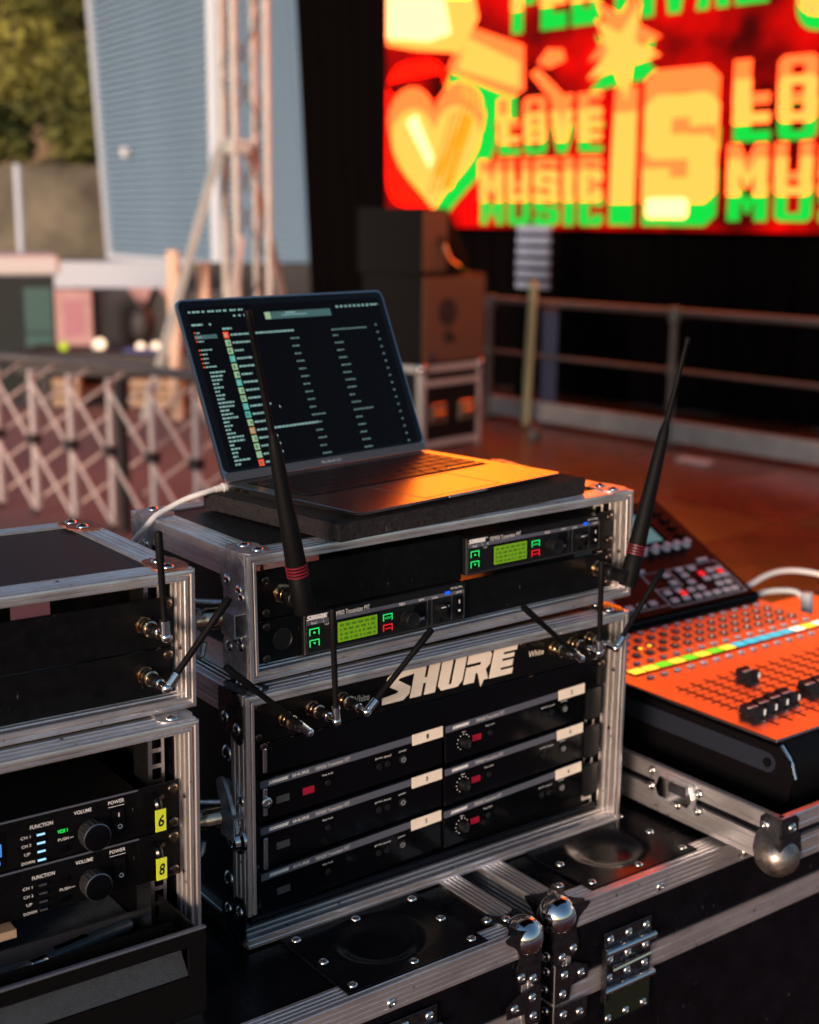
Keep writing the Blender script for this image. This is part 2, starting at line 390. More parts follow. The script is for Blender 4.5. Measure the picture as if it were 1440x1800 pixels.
# lettering outlines of the big italic logo (unit boxes, sheared)
LOGO = {'S': [(0, 0), (.80, 0), (1., .17), (1., .40), (.46, .69), (.50, .745), (1.06, .80), (1.06, 1), (.26, 1), (.02, .84), (.02, .60), (.56, .33), (.50, .27), (-.04, .215)],
        'H': [(0, 0), (.43, 0), (.43, .40), (.55, .40), (.55, 0), (.98, 0), (.98, 1), (.55, 1), (.55, .58), (.43, .58), (.43, 1), (0, 1)],
        'U': [(0, 1), (0, .17), (.16, 0), (.82, 0), (.98, .17), (.98, 1), (.55, 1), (.55, .14), (.43, .14), (.43, 1)],
        'R': [(0, 0), (.43, 0), (.43, .30), (.52, .30), (.76, -.20), (.84, .02), (1.02, .02), (.84, .37), (.98, .52), (.98, .86), (.84, 1), (0, 1), (0, .66), (.58, .66), (.58, .56), (0, .56)],
        'E': [(0, 0), (.98, 0), (.98, .20), (.43, .20), (.43, .28), (.92, .28), (.92, .50), (.43, .50), (.43, .58), (.92, .58), (.92, .72), (.43, .72), (.43, .80), (1.0, .80), (1.0, 1), (0, 1)]}
def logo(b, x0, x1, z0, z1, y, th=.0006, gap=.07, sh=.22):
    n = 5; tot = n+gap*(n-1)+sh; kx = (x1-x0)/tot; kz = z1-z0
    for i, ch in enumerate('SHURE'):
        b.plate([(x0+(i*(1+gap)+p+sh*q)*kx, z0+q*kz) for p, q in LOGO[ch]], y, th)

# ------------------------------------------------------------------ setting
W0 = Matrix.Identity(4)
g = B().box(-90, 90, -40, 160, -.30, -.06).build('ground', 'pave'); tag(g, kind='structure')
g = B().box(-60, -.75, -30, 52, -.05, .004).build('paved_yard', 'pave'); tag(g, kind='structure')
fl = thing('stage_floor', None, None, kind='structure')
B().box(-.74, 12.0, -4, 17, -.058, -.034).build('underlay', 'slot', fl)
pm = None
stage_yaw = math.atan2(-.748, .664)
SR = Matrix.Rotation(stage_yaw, 4, 'Z')
for i in range(-16, 12):
    for j in range(-5, 9):
        c = SR @ Vector((i*1.0, j*2.0, 0))
        if not (-1.6 < c.x < 11 and -3 < c.y < 16.0): continue
        if pm is None:
            o = B().box(-.497, .497, -.997, .997, -.03, 0, .004).build('deck_panel', 'deck', fl); pm = o
            o.matrix_local = Matrix.Translation(c) @ SR
        else: inst(pm, fl, Matrix.Translation(c+Vector((0, 0, random.uniform(-.001, .001)))) @ SR)

# hillside and its trees
b = B(); NX, NY = 36, 14; vs = []
for j in range(NY):
    for i in range(NX):
        x = -60+i*2.4; y = 58+j*5.0
        vs.append((x, y, -.4+1.6+j*2.0*(1+.25*math.sin(i*.7))+random.uniform(-.4, .4)))
b.add(vs, [(j*NX+i, j*NX+i+1, (j+1)*NX+i+1, (j+1)*NX+i) for j in range(NY-1) for i in range(NX-1)])
tag(b.build('hillside', 'hill'), kind='structure')
t = thing('retaining_wall', 'long low grey brown wall below the hillside', 'wall', W0)
B().box(-34, -9.2, 56, 56.5, -.06, 3.45).build('wall_body', 'wallst', t)
B().box(-34.05, -9.15, 55.9, 56.6, 3.45, 3.6).build('coping', 'wallst', t)
tag(B().cyl((-14.6, 52, -.06), (-14.6, 52, 3.5), .13, n=10).build('lamp_post', 'trim'), 'pale upright post in front of the grey brown wall', 'post')
def tree(x, y, z0, h, r, leaf, label, n, seed):
    rd = random.Random(seed)
    t = thing('leafy_tree', label, 'tree', Matrix.Translation((x, y, z0)), 'trees on the hillside')
    b = B(); b.tube([(0, 0, -.6), (.1, 0, h*.3), (-.1, .1, h*.6)], [r*.09, r*.07, r*.03], 8)
    for k in range(6):
        a = k*1.05+rd.random(); b.tube([(0, 0, h*(.22+.05*k)), (math.cos(a)*r*.35, math.sin(a)*r*.35, h*(.42+.06*k)), (math.cos(a)*r*.7, math.sin(a)*r*.7, h*(.5+.07*k))], [r*.035, r*.022, r*.01], 6)
    b.build('trunk', 'bark', t)
    b = B(); cl = [(Vector((rd.gauss(0, .45)*r, rd.gauss(0, .45)*r, h*rd.uniform(.40, 1.0))), r*rd.uniform(.25, .5)) for _ in range(18)]
    vs, fs = [], []
    for k in range(n):
        c, cr = cl[k % 18]; d = Vector((rd.gauss(0, 1), rd.gauss(0, 1), rd.gauss(0, .8))).normalized()*cr*rd.random()**.4
        p = c+d; s = rd.uniform(.14, .30)
        a = Vector((rd.gauss(0, 1), rd.gauss(0, 1), rd.gauss(0, 1))).normalized(); q = a.orthogonal().normalized()
        i = len(vs); vs += [p-a*s*1.4, p+q*s*.7, p+a*s*1.4, p-q*s*.7]; fs.append((i, i+1, i+2, i+3))
    b.add(vs, fs); b.build('crown', leaf, t, smooth=False)
for k, (x, y, z0, h, r, lf, lb) in enumerate([(-17.8, 63, 2.6, 9.5, 3.4, 'leafa', 'bright olive green tree filling the upper hillside by the frame edge'),
        (-13.2, 62, 2.4, 10.5, 3.3, 'leafb', 'tall dark green tree close beside the blue grey building'),
        (-15.6, 72, 6.0, 9.0, 3.6, 'leafa', 'olive tree standing higher on the hill between two others'),
        (-17.6, 58, 3.0, 3.0, 2.0, 'leafb', 'low dark bush at the foot of the slope near the frame edge'),
        (-13.6, 58, 3.2, 2.6, 1.7, 'leafb', 'low dark bush just above the wall beside the post')]):
    tree(x, y, z0, h, r, lf, lb, 2600 if h > 5 else 1100, 40+k)
tag(bpy.data.objects['hillside'], kind='structure')

# building clad in horizontal boards
A_, E_ = Vector((-11.75, 54.4, 0)), Vector((-2.95, 40.3, 0)); RK = -.125; dv = (E_-A_); WL = dv.length; ang = math.atan2(dv.y, dv.x)
t = thing('clad_building', 'blue grey building clad in narrow horizontal boards behind the truss tower', 'building', yawm(ang, A_))
B().prism([(0, 0), (WL, 0), (WL+RK*13.6, 13.6), (RK*13.6, 13.6)], (0, .10, 0), (1, 0, 0), (0, 0, 1), (0, 9, 0)).build('wall', 'clad', t)
bd = None
for i in range(57):
    z = .25+i*.235
    mw = Matrix.Translation((RK*z, 0, z))
    if bd is None:
        bd = B().prism([(.0, .0), (-.02, .005), (-.22, .05), (-.23, .13), (-.02, .228), (0, .228)], (0, .1, 0), (0, 1, 0), (0, 0, 1), (WL, 0, 0)).build('cladding_board', 'clad', t); bd.matrix_local = mw
    else: inst(bd, t, mw)
B().prism([(-.12, 0), (.14, 0), (.14+RK*13.6, 13.6), (-.12+RK*13.6, 13.6)], (0, -.16, 0), (1, 0, 0), (0, 0, 1), (0, .26, 0)).build('corner_trim', 'trim', t)
B().box(0.0, WL, -.12, .08, -.02, .22).build('base_trim', 'trim', t)
B().cyl((10.7, -.25, 0), (10.7, -.25, 13.5), .22, n=12).build('downpipe', 'trim', t)
B().box(11.05, 11.55, -.10, .05, .25, 13.5).build('shadow_gap', 'greystrip', t)
lamp = B().lathe((2.6, -.1, 3.95), (0, -1, 0), [(0, .14), (.10, .22), (.24, .22), (.32, .12), (.34, 0)], 14).build('wall_lamp', 'whitepl', t)

# black backdrop hung behind the screen and down to the stage
FLED = Matrix.Translation((-.288, 15.77, 0)) @ Matrix.Rotation(stage_yaw, 4, 'Z')
t = thing('black_backdrop', 'tall black stage backdrop hung behind the screen and railing', 'curtain', FLED)
b = B(); N = 260; vs = []
for i in range(N+1):
    f = i/N; d = .22+.03*math.sin(i*.9)+.02*math.sin(i*.37+1)
    vs += [(-1.66+11.4*f, d, .0), (-2.18+11.92*f, d+.01, 7.2)]
b.add(vs, [(2*i, 2*i+2, 2*i+3, 2*i+1) for i in range(N)]); b.build('cloth', 'cloth', t)
B().cyl((-2.2, .25, 7.2), (9.8, .25, 7.2), .05, n=10).build('hanging_bar', 'galv', t)

# LED screen
LW_, LZ0, LH_ = 9.0, 1.66, 6.2
t = thing('led_screen', 'huge LED wall glowing red, orange and green with LOVE IS MUSIC graphics', 'screen', FLED @ Matrix.Translation((0, 0, LZ0)))
B().box(-.01, LW_, .012, .12, 0, LH_).build('cabinet', 'slot', t)
B().box(0, LW_, 0, .01, .005, LH_-.005).build('display', 'l_red', t)
GL = {'L': [(0, 0), (.9, 0), (.9, .24), (.42, .24), (.42, 1), (0, 1)],
      'O': [(.12, 0), (.78, 0), (.9, .12), (.9, .88), (.78, 1), (.46, 1), (.452, 1), (.452, .80), (.60, .80), (.60, .20), (.30, .20), (.30, .80), (.45, .80), (.45, 1), (.12, 1), (0, .88), (0, .12)],
      'V': [(.26, 0), (.64, 0), (.92, 1), (.56, 1), (.45, .42), (.34, 1), (-.02, 1)],
      'E': [(0, 0), (.9, 0), (.9, .22), (.42, .22), (.42, .40), (.84, .40), (.84, .60), (.42, .60), (.42, .78), (.9, .78), (.9, 1), (0, 1)],
      'M': [(0, 0), (.32, 0), (.32, .58), (.46, .2), (.54, .2), (.68, .58), (.68, 0), (1, 0), (1, 1), (.7, 1), (.5, .55), (.3, 1), (0, 1)],
      'U': [(0, 1), (0, .12), (.12, 0), (.78, 0), (.9, .12), (.9, 1), (.60, 1), (.60, .22), (.30, .22), (.30, 1)],
      'S': [(0, 0), (.85, 0), (1, .1), (1, .52), (.88, .62), (.38, .62), (.38, .78), (.62, .78), (.62, .70), (1, .70), (1, .90), (.85, 1), (.15, 1), (0, .9), (0, .50), (.12, .40), (.62, .40), (.62, .22), (.38, .22), (.38, .32), (0, .32)],
      'I': [(0, 0), (.4, 0), (.4, 1), (0, 1)],
      'C': [(.12, 0), (.78, 0), (.9, .12), (.9, .38), (.52, .38), (.52, .22), (.40, .22), (.40, .78), (.52, .78), (.52, .64), (.9, .64), (.9, .88), (.78, 1), (.12, 1), (0, .88), (0, .12)],
      'F': [(0, 0), (.42, 0), (.42, .38), (.84, .38), (.84, .60), (.42, .60), (.42, .78), (.9, .78), (.9, 1), (0, 1)],
      'T': [(.27, 0), (.67, 0), (.67, .78), (.94, .78), (.94, 1), (0, 1), (0, .78), (.27, .78)],
      'A': [(0, 0), (.36, 0), (.40, .22), (.54, .22), (.58, 0), (.94, 0), (.68, 1), (.26, 1)]}
def block_word(b, txt, u0, u1, z0, z1, y):
    wd = [max(p for p, q in GL[c])+.17 for c in txt]; k = (u1-u0)/(sum(wd)-.17); x = u0
    for c, w_ in zip(txt, wd):
        b.plate([(x+p*k, z0+q*(z1-z0)) for p, q in GL[c]], y, .001); x += w_*k
def graphic(mt, y, fn):
    fn(Pieces(mt), y)
class Pieces:
    """every shape shown on the screen is a piece of its own"""
    def __init__(s, mt): s.mt = mt
    def plate(s, poly, y, th): B().plate(poly, y, th).build('graphic', s.mt, t, smooth=False)
def words(layer):
    """the lettering in one of its three stacked colours: 0 peach, 1 yellow, 2 green"""
    def fn(b, y):
        for txt, u0, u1, z0, z1, oy, og in (('LOVE', 1.76, 3.14, 1.00, 1.28, .15, .27), ('MUSIC', 1.50, 3.17, .40, .69, .12, .36),
                                    ('LOVE', 4.62, 6.35, 1.08, 1.45, .16, .31), ('MUSIC', 4.60, 6.6, .44, .75, .12, .34), ('S', 3.65, 4.48, .48, 1.43, .22, .43),
                                    ('FESTIVAL', 1.9, 4.9, 2.32, 3.0, .2, .42), ('LOVE', 6.7, 8.7, .9, 1.5, .2, .4)):
            d = (0, oy, og)[layer]; block_word(b, txt, u0+.012*layer, u1+.012*layer, z0-d, z1-d, y)
        d = (0, .22, .43)[layer]
        b.plate([(3.27, .48-d), (3.57, .48-d), (3.57, 1.30-d), (3.30, 1.30-d)], y, .001)
        d = (0, .16, .30)[layer]
        st = [(3.36+(.46 if k % 2 == 0 else .17)*math.sin(k*math.pi/5+.45), 1.78-d+(.46 if k % 2 == 0 else .17)*math.cos(k*math.pi/5+.45)) for k in range(10)]
        b.plate(st, y, .001)
    return fn
def heart(cu, cz, w_, h_):
    P = []
    for k in range(40):
        a = 2*math.pi*k/40; x = 16*math.sin(a)**3; z = 13*math.cos(a)-5*math.cos(2*a)-2*math.cos(3*a)-math.cos(4*a)
        P.append((cu+x/32*w_, cz+z/29*h_))
    return P
def keys_shape(du, dz): return [(1.0+du, 1.62+dz), (1.25+du, 2.05+dz), (2.10+du, 1.78+dz), (2.12+du, 1.36+dz), (1.95+du, 1.30+dz)]
graphic('l_redhot', -.002, lambda b, y: [b.plate(rrect(.01, 1.0, .22, 1.75, .3), y, .001), b.plate(rrect(.05, 8.9, 3.0, 6.1, .1), y, .001)])
graphic('l_red', -.0035, lambda b, y: [b.plate([(.03, 1.55), (.9, 1.6), (1.0, 1.35), (.5, 1.3), (.05, 1.45)], y, .001), b.plate([(1.75, 1.35), (3.0, 1.35), (3.1, 1.9), (2.2, 1.95)], y, .001)])
graphic('l_grn', -.006, words(2))
graphic('l_grn', -.006, lambda b, y: [b.plate(heart(.93, .74, 1.62, 1.28), y, .001), b.plate(keys_shape(-.1, -.28), y, .001), b.plate([(3.0, 1.33), (3.66, 1.35), (3.75, 1.75), (3.3, 1.45)], y, .001)])
graphic('l_peach', -.009, words(0))
graphic('l_peach', -.009, lambda b, y: [b.plate(heart(.80, .97, 1.52, 1.26), y, .001), b.plate(keys_shape(0, 0), y, .001), b.plate([(2.30, 1.60), (2.42, 1.72), (2.62, 1.70), (2.66, 1.60), (2.45, 1.54)], y, .001), b.plate([(2.2, 1.5), (2.3, 1.55), (2.75, 1.2), (2.6, 1.15)], y, .001)])
graphic('l_yel', -.012, words(1))
graphic('l_yel', -.012, lambda b, y: [b.plate(heart(.80, .80, 1.40, 1.12), y, .001), b.plate([(1.15, 1.62), (1.3, 1.92), (2.05, 1.62), (2.05, 1.38)], y, .001), b.plate([(.02, 1.95), (.5, 1.86), (1.2, 1.78), (1.45, 2.1), (1.3, 2.6), (.02, 2.6)], y, .001)])
graphic('l_orange', -.015, lambda b, y: [b.plate([(.80+.16*k, .42+.12*abs(k-1)), (.92+.16*k, .42+.1*abs(k-1)), (1.36+.06*k, 1.12), (1.26+.06*k, 1.16)], y, .001) for k in range(2)])
graphic('l_scrib', -.016, lambda b, y: [b.plate([(.72+.10*k, .34+.02*k), (.745+.10*k, .34+.02*k), (1.10+.10*k, 1.18+.04*k), (1.07+.10*k, 1.19+.04*k)], y, .001) for k in range(4)])
graphic('l_hot', -.0175, lambda b, y: [b.plate([(.02, 2.45), (1.3, 2.3), (2.0, 2.55), (3.3, 2.62), (3.5, 3.0), (2.4, 3.55), (.9, 3.7), (.02, 3.4)], y, .001)])  # bright patch above the view, added for its orange reflection on the laptop
graphic('l_white', -.017, lambda b, y: [b.plate([(.02, 2.02), (.7, 1.93), (1.05, 1.98), (.9, 2.5), (.02, 2.5)], y, .001), b.plate([(.35, 1.12), (.52, 1.2), (.80, .74), (.74, .62)], y, .001), b.plate(rrect(3.72, 4.2, .12, .30, .05), y, .001)])
graphic('l_grn', -.017, lambda b, y: [b.plate([(1.25+.09*k, 1.47-.055*k), (1.275+.09*k, 1.47-.055*k), (1.275+.09*k, 1.33-.055*k), (1.25+.09*k, 1.33-.055*k)], y, .001) for k in range(8)])
# unseen upper screen, made up brighter to light the desk: hearts, stars, bars
def upper(cu0, dz):
    def fn(b, y):
        for k in range(4): b.plate(heart(1.2+k*2.2, 4.15+dz, 1.9, 1.5), y, .001); b.plate(rrect(.3+k*2.2, 2.0+k*2.2, 5.1+dz, 5.8+dz, .2), y, .001)
        for k in range(4): b.plate([(2.1+k*2.2+(.5 if q % 2 == 0 else .2)*math.sin(q*math.pi/5), 3.3+dz+(.5 if q % 2 == 0 else .2)*math.cos(q*math.pi/5)) for q in range(10)], y, .001)
        b.plate(rrect(5.2, 8.8, 1.85+dz, 2.75+dz, .2), y, .001)
    return fn
graphic('l_grn', -.006, upper(0, -.22)); graphic('l_orange', -.009, upper(0, 0)); graphic('l_yel', -.012, upper(0, -.1))

# unseen roof added for shade: black canopy over the stage, above the picture frame
t = thing('added_stage_roof', None, None, kind='structure')
RF = FLED @ Matrix.Translation((0, -11.2, 0))
B().box(-2.2, 13.0, 0, 12.2, 7.95, 8.0).build('sky_blocker', 'cloth', t, mw=RF)
b = B(); N = 60; vs = []
for k in range(N+1):
    x = -4.6+k*(3.5/N); d = .06*math.sin(k*1.3)
    vs += [(x, .75+d, .02), (x, .75+d*.6, 4.6)]
b.add(vs, [(2*k, 2*k+2, 2*k+3, 2*k+1) for k in range(N)]); b.build('sun_blocker_drape', 'cloth', t)  # unseen drape added to keep the sun off speakers and railing
B().cyl((-4.7, .75, 4.6), (-1.0, .75, 4.6), .03, n=8).build('sun_blocker_bar', 'galv', t)
for x in (-4.7, -1.0): B().cyl((x, .75, 0), (x, .75, 4.6), .03, n=8).build('sun_blocker_stand', 'galv', t)
for v in (.2, 4.2, 8.2, 12.0): B().box(-2.2, 13.0, v-.15, v+.15, 7.60, 7.94).build('added_roof_beam', 'galv', t, mw=RF)

# stage railing
RD = Vector((.664, -.748, 0)); RB0 = Vector((.72, 12.36, 0))
t = thing('stage_railing', 'grey tube railing with kick board along the stage edge below the screen', 'railing', yawm(stage_yaw, RB0))
for zz, nm, r in ((1.06, 'top_rail', .030), (.60, 'mid_rail', .017)):
    B().cyl((0, 0, zz), (6.4, 0, zz), r, n=12).build(nm, 'galv', t)
B().box(-.05, 6.4, -.02, .03, .03, .20, .006).build('kick_board', 'kick', t)
for u in (0.0, 2.05, 4.1, 6.15):
    p = B().cyl((u, -.01, 0), (u, -.01, 1.06), .030, n=12).box(u-.08, u+.08, -.09, .07, .001, .016)
    p.cyl((u, -.01, .56), (u, -.01, .64), .046, n=12).cyl((u, -.01, .98), (u, -.01, 1.10), .05, n=12); p.build('post', 'galv', t)
b = B().cyl((1.0, 11.75, .02), (1.05, 11.85, 1.20), .038, n=10).sphere((1.05, 11.85, 1.20), .046)
tag(b.build('yellow_tube_light', 'yellowtube'), 'pale yellow tube standing against the railing', 'tube')
tag(B().box(1.14, 1.28, 11.9, 12.0, .0, 1.0, .01).build('blue_post', 'bluepaint'), 'dark blue post just beside the yellow tube', 'post')
t = thing('access_steps', 'pale blue stacked step treads seen beyond the railing', 'steps', yawm(stage_yaw+.0, (1.085, 13.66, 0)))
tr = None
for k in range(6):
    mw = Matrix.Translation((0, -.05, 1.13+k*.107))
    if tr is None: tr = B().box(0, .42, -.03, .03, -.032, .032, .006).build('tread', 'slat', t); tr.matrix_local = mw
    else: inst(tr, t, mw)
B().box(-.03, -.005, -.04, 0.06, 0, 1.66).box(.425, .45, -.04, .06, 0, 1.66).build('stringer', 'slot', t)
tag(B().lathe((1.01, 11.0, 0), (0, 0, 1), [(0, .05), (.02, .055), (.10, .05), (.13, .02), (.13, 0)], 12).build('floor_socket', 'galv'), 'small grey round fitting on the floor below the yellow tube', 'socket')
tag(B().box(-.14, .14, -.05, .05, .002, .03, .01).build('cable_tape', 'whitepl', mw=yawm(stage_yaw, (2.12, 10.02, 0))), 'short pale strip lying on the floor below the railing post', 'tape')

# speakers on a flight case
PY = stage_yaw+math.radians(6)
FS = yawm(PY+math.pi/2, (.085, 10.42, 0))    # x runs right-back, y runs left-back
def small_case(mw):
    t = thing('speaker_case', 'black flight case with bright aluminium edges carrying the speakers', 'case', mw)
    Wc, Dc, H = .72, .55, .66
    B().box(.004, Wc-.004, .004, Dc-.004, .03, H-.004).build('body', 'lam', t)
    e = .05
    for x in (0, Wc-e):
        for y in (0, Dc-e): B().box(x, x+e, y, y+e, 0, H).build('corner_post', 'trussalu', t)
    for z in (.02, H-e):
        for y in (0, Dc-e): B().box(e, Wc-e, y, y+e, z, z+e).build('edge_rail', 'trussalu', t)
        for x in (0, Wc-e): B().box(x, x+e, e, Dc-e, z, z+e).build('edge_rail', 'trussalu', t)
    B().box(e, Wc-e, -.002, .03, H-.16, H-.115).build('lid_rail', 'trussalu', t)
    for x in (0.02, Wc-.02):
        for y in (.02, Dc-.02): B().sphere((x, y, H-.02), .045).build('ball_corner', 'chrome', t)
    for x in (.19, .53): B().box(x-.09, x+.09, -.012, .003, .2, .36, .01).cyl((x-.06, -.02, .28), (x+.06, -.02, .28), .02).build('recessed_handle', 'brass', t)
small_case(FS)
t = thing('subwoofer', 'large black speaker box with square front grille on the flight case', 'speaker', FS @ Matrix.Translation((-.02, .0, .662)))
B().box(0, .78, 0, .62, 0, .69, .012).build('cabinet', 'spk', t)
B().box(.02, .76, -.012, .0, .02, .67, .006).build('grille', 'grille', t)
B().cyl((.30, -.016, .40), (.30, -.012, .40), .11, n=20).cyl((.30, -.02, .22), (.30, -.012, .22), .05).build('badge', 'darkjoint', t)
B().cyl((.34, -.03, .20), (.34, -.012, .20), .028).build('lock', 'brass', t)
B().box(.10, .16, -.016, -.008, .03, .09).build('label_plate', 'bluepaint', t)
t = thing('stage_monitor', 'black wedge speaker lying on top of the subwoofer', 'speaker', FS @ Matrix.Translation((.0, .02, 1.354)))
B().prism([(0, 0), (.50, 0), (.57, .10), (.30, .49), (0, .49)], (0, 0, 0), (1, 0, 0), (0, 0, 1), (0, .66, 0)).build('cabinet', 'spk', t)
B().prism([(.565, .115), (.585, .125), (.325, .49), (.305, .48)], (0, .03, 0), (1, 0, 0), (0, 0, 1), (0, .60, 0)).build('grille', 'grille', t)
B().box(.02, .30, -.008, 0, .02, .47, .004).build('side_grille', 'grille', t)
B().cyl((.22, -.014, .24), (.22, -.008, .24), .05).build('side_socket', 'darkjoint', t)
B().tube([(.22, -.03, .22), (.26, -.05, .10), (.38, -.04, .06), (.46, -.01, .02)], .02, 8, 2).build('handle', 'brass', t)

# truss tower with outrigger struts
t = thing('truss_tower', 'pale aluminium box truss tower rising in front of the clad building', 'truss', yawm(math.radians(28), (-1.42, 12.0, 0)))
hs = .145
for x in (-hs, hs):
    for y in (-hs, hs): B().cyl((x, y, .12), (x, y, 5.6), .030, n=10).build('chord', 'trussalu', t)
k = 0
for i in range(10):
    z = .35+i*.52
    for (xa, ya), (xb, yb) in (((-hs, -hs), (hs, -hs)), ((hs, hs), (-hs, hs)), ((-hs, hs), (-hs, -hs)), ((hs, -hs), (hs, hs))):
        s_ = 1 if i % 2 else -1
        p, q = ((xa, ya, z), (xb, yb, z+.52)) if s_ > 0 else ((xb, yb, z), (xa, ya, z+.52))
        B().cyl(p, q, .009, n=6).build('brace', 'galv', t)
B().box(-.42, .42, -.42, .42, .001, .10, .01).build('base_frame', 'galv', t)
B().box(-.19, -.02, -.19, .19, 2.28, 2.40, .01).build('sleeve_block', 'trussalu', t)
Ti = t.matrix_world.inverted()
for a_, c_ in (((-1.62, 11.9, 2.35), (-2.28, 11.6, .06)), ((-1.44, 11.75, 1.6), (-1.62, 11.2, .06)), ((-1.40, 12.1, 2.3), (-1.0, 13.1, .06))):
    B().obox(Ti @ Vector(a_), Ti @ Vector(c_), .06, .06).build('outrigger_strut', 'trussalu', t)
for x, z, lb in ((-2.065, 1.48, 'short pale orange post beside the foot of the long slanting strut'), (-1.807, 1.38, 'shorter pale orange post between the slanting strut and the truss')):
    tag(B().box(x-.05, x+.05, 11.96, 12.06, 0, z, .01).build('jack_post', 'warmpost'), lb, 'post', 'jack posts by the truss tower')

# far left: booth, barrier, pictures, table with lamps
t = thing('service_booth', 'dark green booth with a thick white top and teal panels', 'booth', yawm(math.radians(17), (-6.05, 13.04, 0)))
B().box(0, 2.60, 0, 1.2, 0, 1.18).build('body', 'darkgreen', t)
B().box(-.05, 2.66, -.06, 1.3, 1.18, 1.37, .03).build('top_slab', 'whitepl', t)
for z in (.62, .16): B().box(2.30, 2.57, -.015, .01, z, z+.44).build('panel', 'teal', t)
t = thing('white_barrier', 'long white barrier panel beyond the truss tower base', 'barrier', yawm(0, (-5.6, 20, 0)))
B().box(0, 2.15, 0, .12, .72, 1.10, .01).build('panel', 'palewhite', t)
for x in (.1, 1.0, 2.0): B().box(x-.03, x+.03, .03, .09, 0, .72).build('leg', 'whitepl', t)
tag(B().box(-3.6, .4, 22, 22.4, 0, 1.02).build('dark_wall', 'darkjoint'), 'low dark wall below the clad building', 'wall')
t = thing('framed_picture', 'pink framed board with a mauve middle standing on the dark table', 'picture', yawm(0, (-3.52, 13.6, .5)))
B().box(0, .37, 0, .03, 0, .55, .01).build('frame', 'pinkcl', t)
B().box(.09, .28, -.006, 0, .10, .44).build('print', 'mauve', t)
t = thing('display_table', 'dark cloth covered table carrying small glowing lamps', 'table', yawm(0, (-3.75, 12.9, 0)))
B().box(0, 1.9, 0, .8, .27, .5, .02).build('tabletop', 'darkjoint', t)
for x in (.1, 1.8):
    for y in (.1, .7): B().box(x-.03, x+.03, y-.03, y+.03, 0, .27).build('leg', 'darkjoint', t)
for x, z, r, m_, lb in ((-2.96, .57, .055, 'bulb', 'single bright round lamp beside the pink board on the table'), (-2.575, .545, .045, 'bulb', 'glowing lamp over the blue cloth, nearer the pink board'),
                        (-2.43, .545, .048, 'bulb', 'glowing lamp over the blue cloth, nearer the laptop'), (-3.31, .545, .045, 'bulbg', 'lime green glowing lamp at the foot of the pink board')):
    t = thing('table_lamp', lb, 'lamp', Matrix.Translation((x, 13.05, .5)), 'small lamps on the dark table')
    zc = z-.5
    B().sphere((0, 0, max(zc, r*1.0)), r, u=12, v=8).build('bulb', m_, t); B().cyl((0, 0, 0), (0, 0, max(zc-r, .006)), r*.5, n=10).build('base', 'darkjoint', t)
tag(B().box(-2.72, -2.28, 12.93, 13.2, .501, .53, .008).build('folded_cloth', 'bluebits'), 'blue cloth lying under two lamps on the table', 'cloth')
for k, (x, s_, lb) in enumerate(((-2.83, .95, 'pale pink flag hanging left of the dark bag'), (-2.50, .8, 'pale pink flag hanging right of the dark bag'))):
    tag(B().prism([(-.13, 0), (.13, 0), (.02, -.26*s_)], (x, 14.4, 1.03), (1, 0, 0), (0, 0, 1), (0, .012, 0)).build('pink_flag', 'pinkcl'), lb.replace('left of', 'on the pink board side of').replace('right of', 'on the laptop side of'), 'flag', 'pink flags beyond the table')
b = B().sphere((-2.68, 13.7, .70), .13, (1, .8, 1.5)).tube([(-2.72, 13.7, .86), (-2.68, 13.7, .98), (-2.64, 13.7, .86)], .012, 6, 1)
tag(b.build('dark_bag', 'darkjoint'), 'dark rounded bag standing behind the lamps', 'bag')
tag(B().box(-3.6, -2.0, 14.5, 14.9, 0, 1.0).build('dark_cabinet', 'darkjoint'), 'dark cabinet behind the pink board and lamps', 'cabinet')
for x, w_, lb in ((-3.35, .26, 'pale wooden crate under the table, nearer the booth'), (-2.62, .5, 'wide pale wooden crate under the table, nearer the laptop')):
    t = thing('wooden_crate', lb, 'crate', Matrix.Translation((x, 12.7, 0)), 'crates below the table')
    for q in range(3): B().box(0, w_, 0, .16, .02+q*.09, .09+q*.09, .004).build('board', 'wood', t)

for x, z, wd, m_, lb in ((-2.02, .62, .10, 'warmpost', 'small orange tin at the laptop end of the dark table'), (-3.05, .60, .07, 'whitepl', 'small white cup between the pink board and the round lamp'), (-2.22, .66, .05, 'bluebits', 'small blue bottle beside the glowing lamps')):
    tag(B().lathe((x, 13.25, .501), (0, 0, 1), [(0, wd*.45), (.004, wd*.5), ((z-.5)*.7, wd*.5), ((z-.5)*.85, wd*.3), (z-.5, wd*.28), (z-.5, 0)], 14).build('table_item' if False else ('tin', 'cup', 'bottle')[[-2.02, -3.05, -2.22].index(x)], m_), lb, ('tin', 'cup', 'bottle')[[-2.02, -3.05, -2.22].index(x)])

# folding scissor stand
P0, P1 = Vector((-3.35, 8.9, 0)), Vector((-1.15, 7.28, 0)); dd = P1-P0; LS = dd.length
t = thing('scissor_stand', 'folding scissor frame stand with crossed pale bars and dark joints', 'stand', yawm(math.atan2(dd.y, dd.x), P0))
nb = 8; step = LS/nb
for i in range(nb+1):
    x = i*step
    B().obox((x, 0, .04), (x, 0, .88), .036, .030).build('upright', 'scis', t)
    B().cyl((x, -.03, .0), (x, -.03, .04), .022, n=8).build('foot', 'darkjoint', t)
    B().box(x-.034, x+.034, -.045, .03, .44, .50, .008).build('hub', 'darkjoint', t)
    B().obox((x, -.028, .85), (x+2*step, -.028, .06), .023, .010).build('cross_bar', 'scis', t)
    B().obox((x-step, .02, .10), (x+step, .80, .84), .019, .010).build('cross_bar', 'scisdark', t)
B().obox((6*step+.09, .0, .0), (6*step+.09, .0, .88), .05, .05).build('dark_leg', 'darkjoint', t)
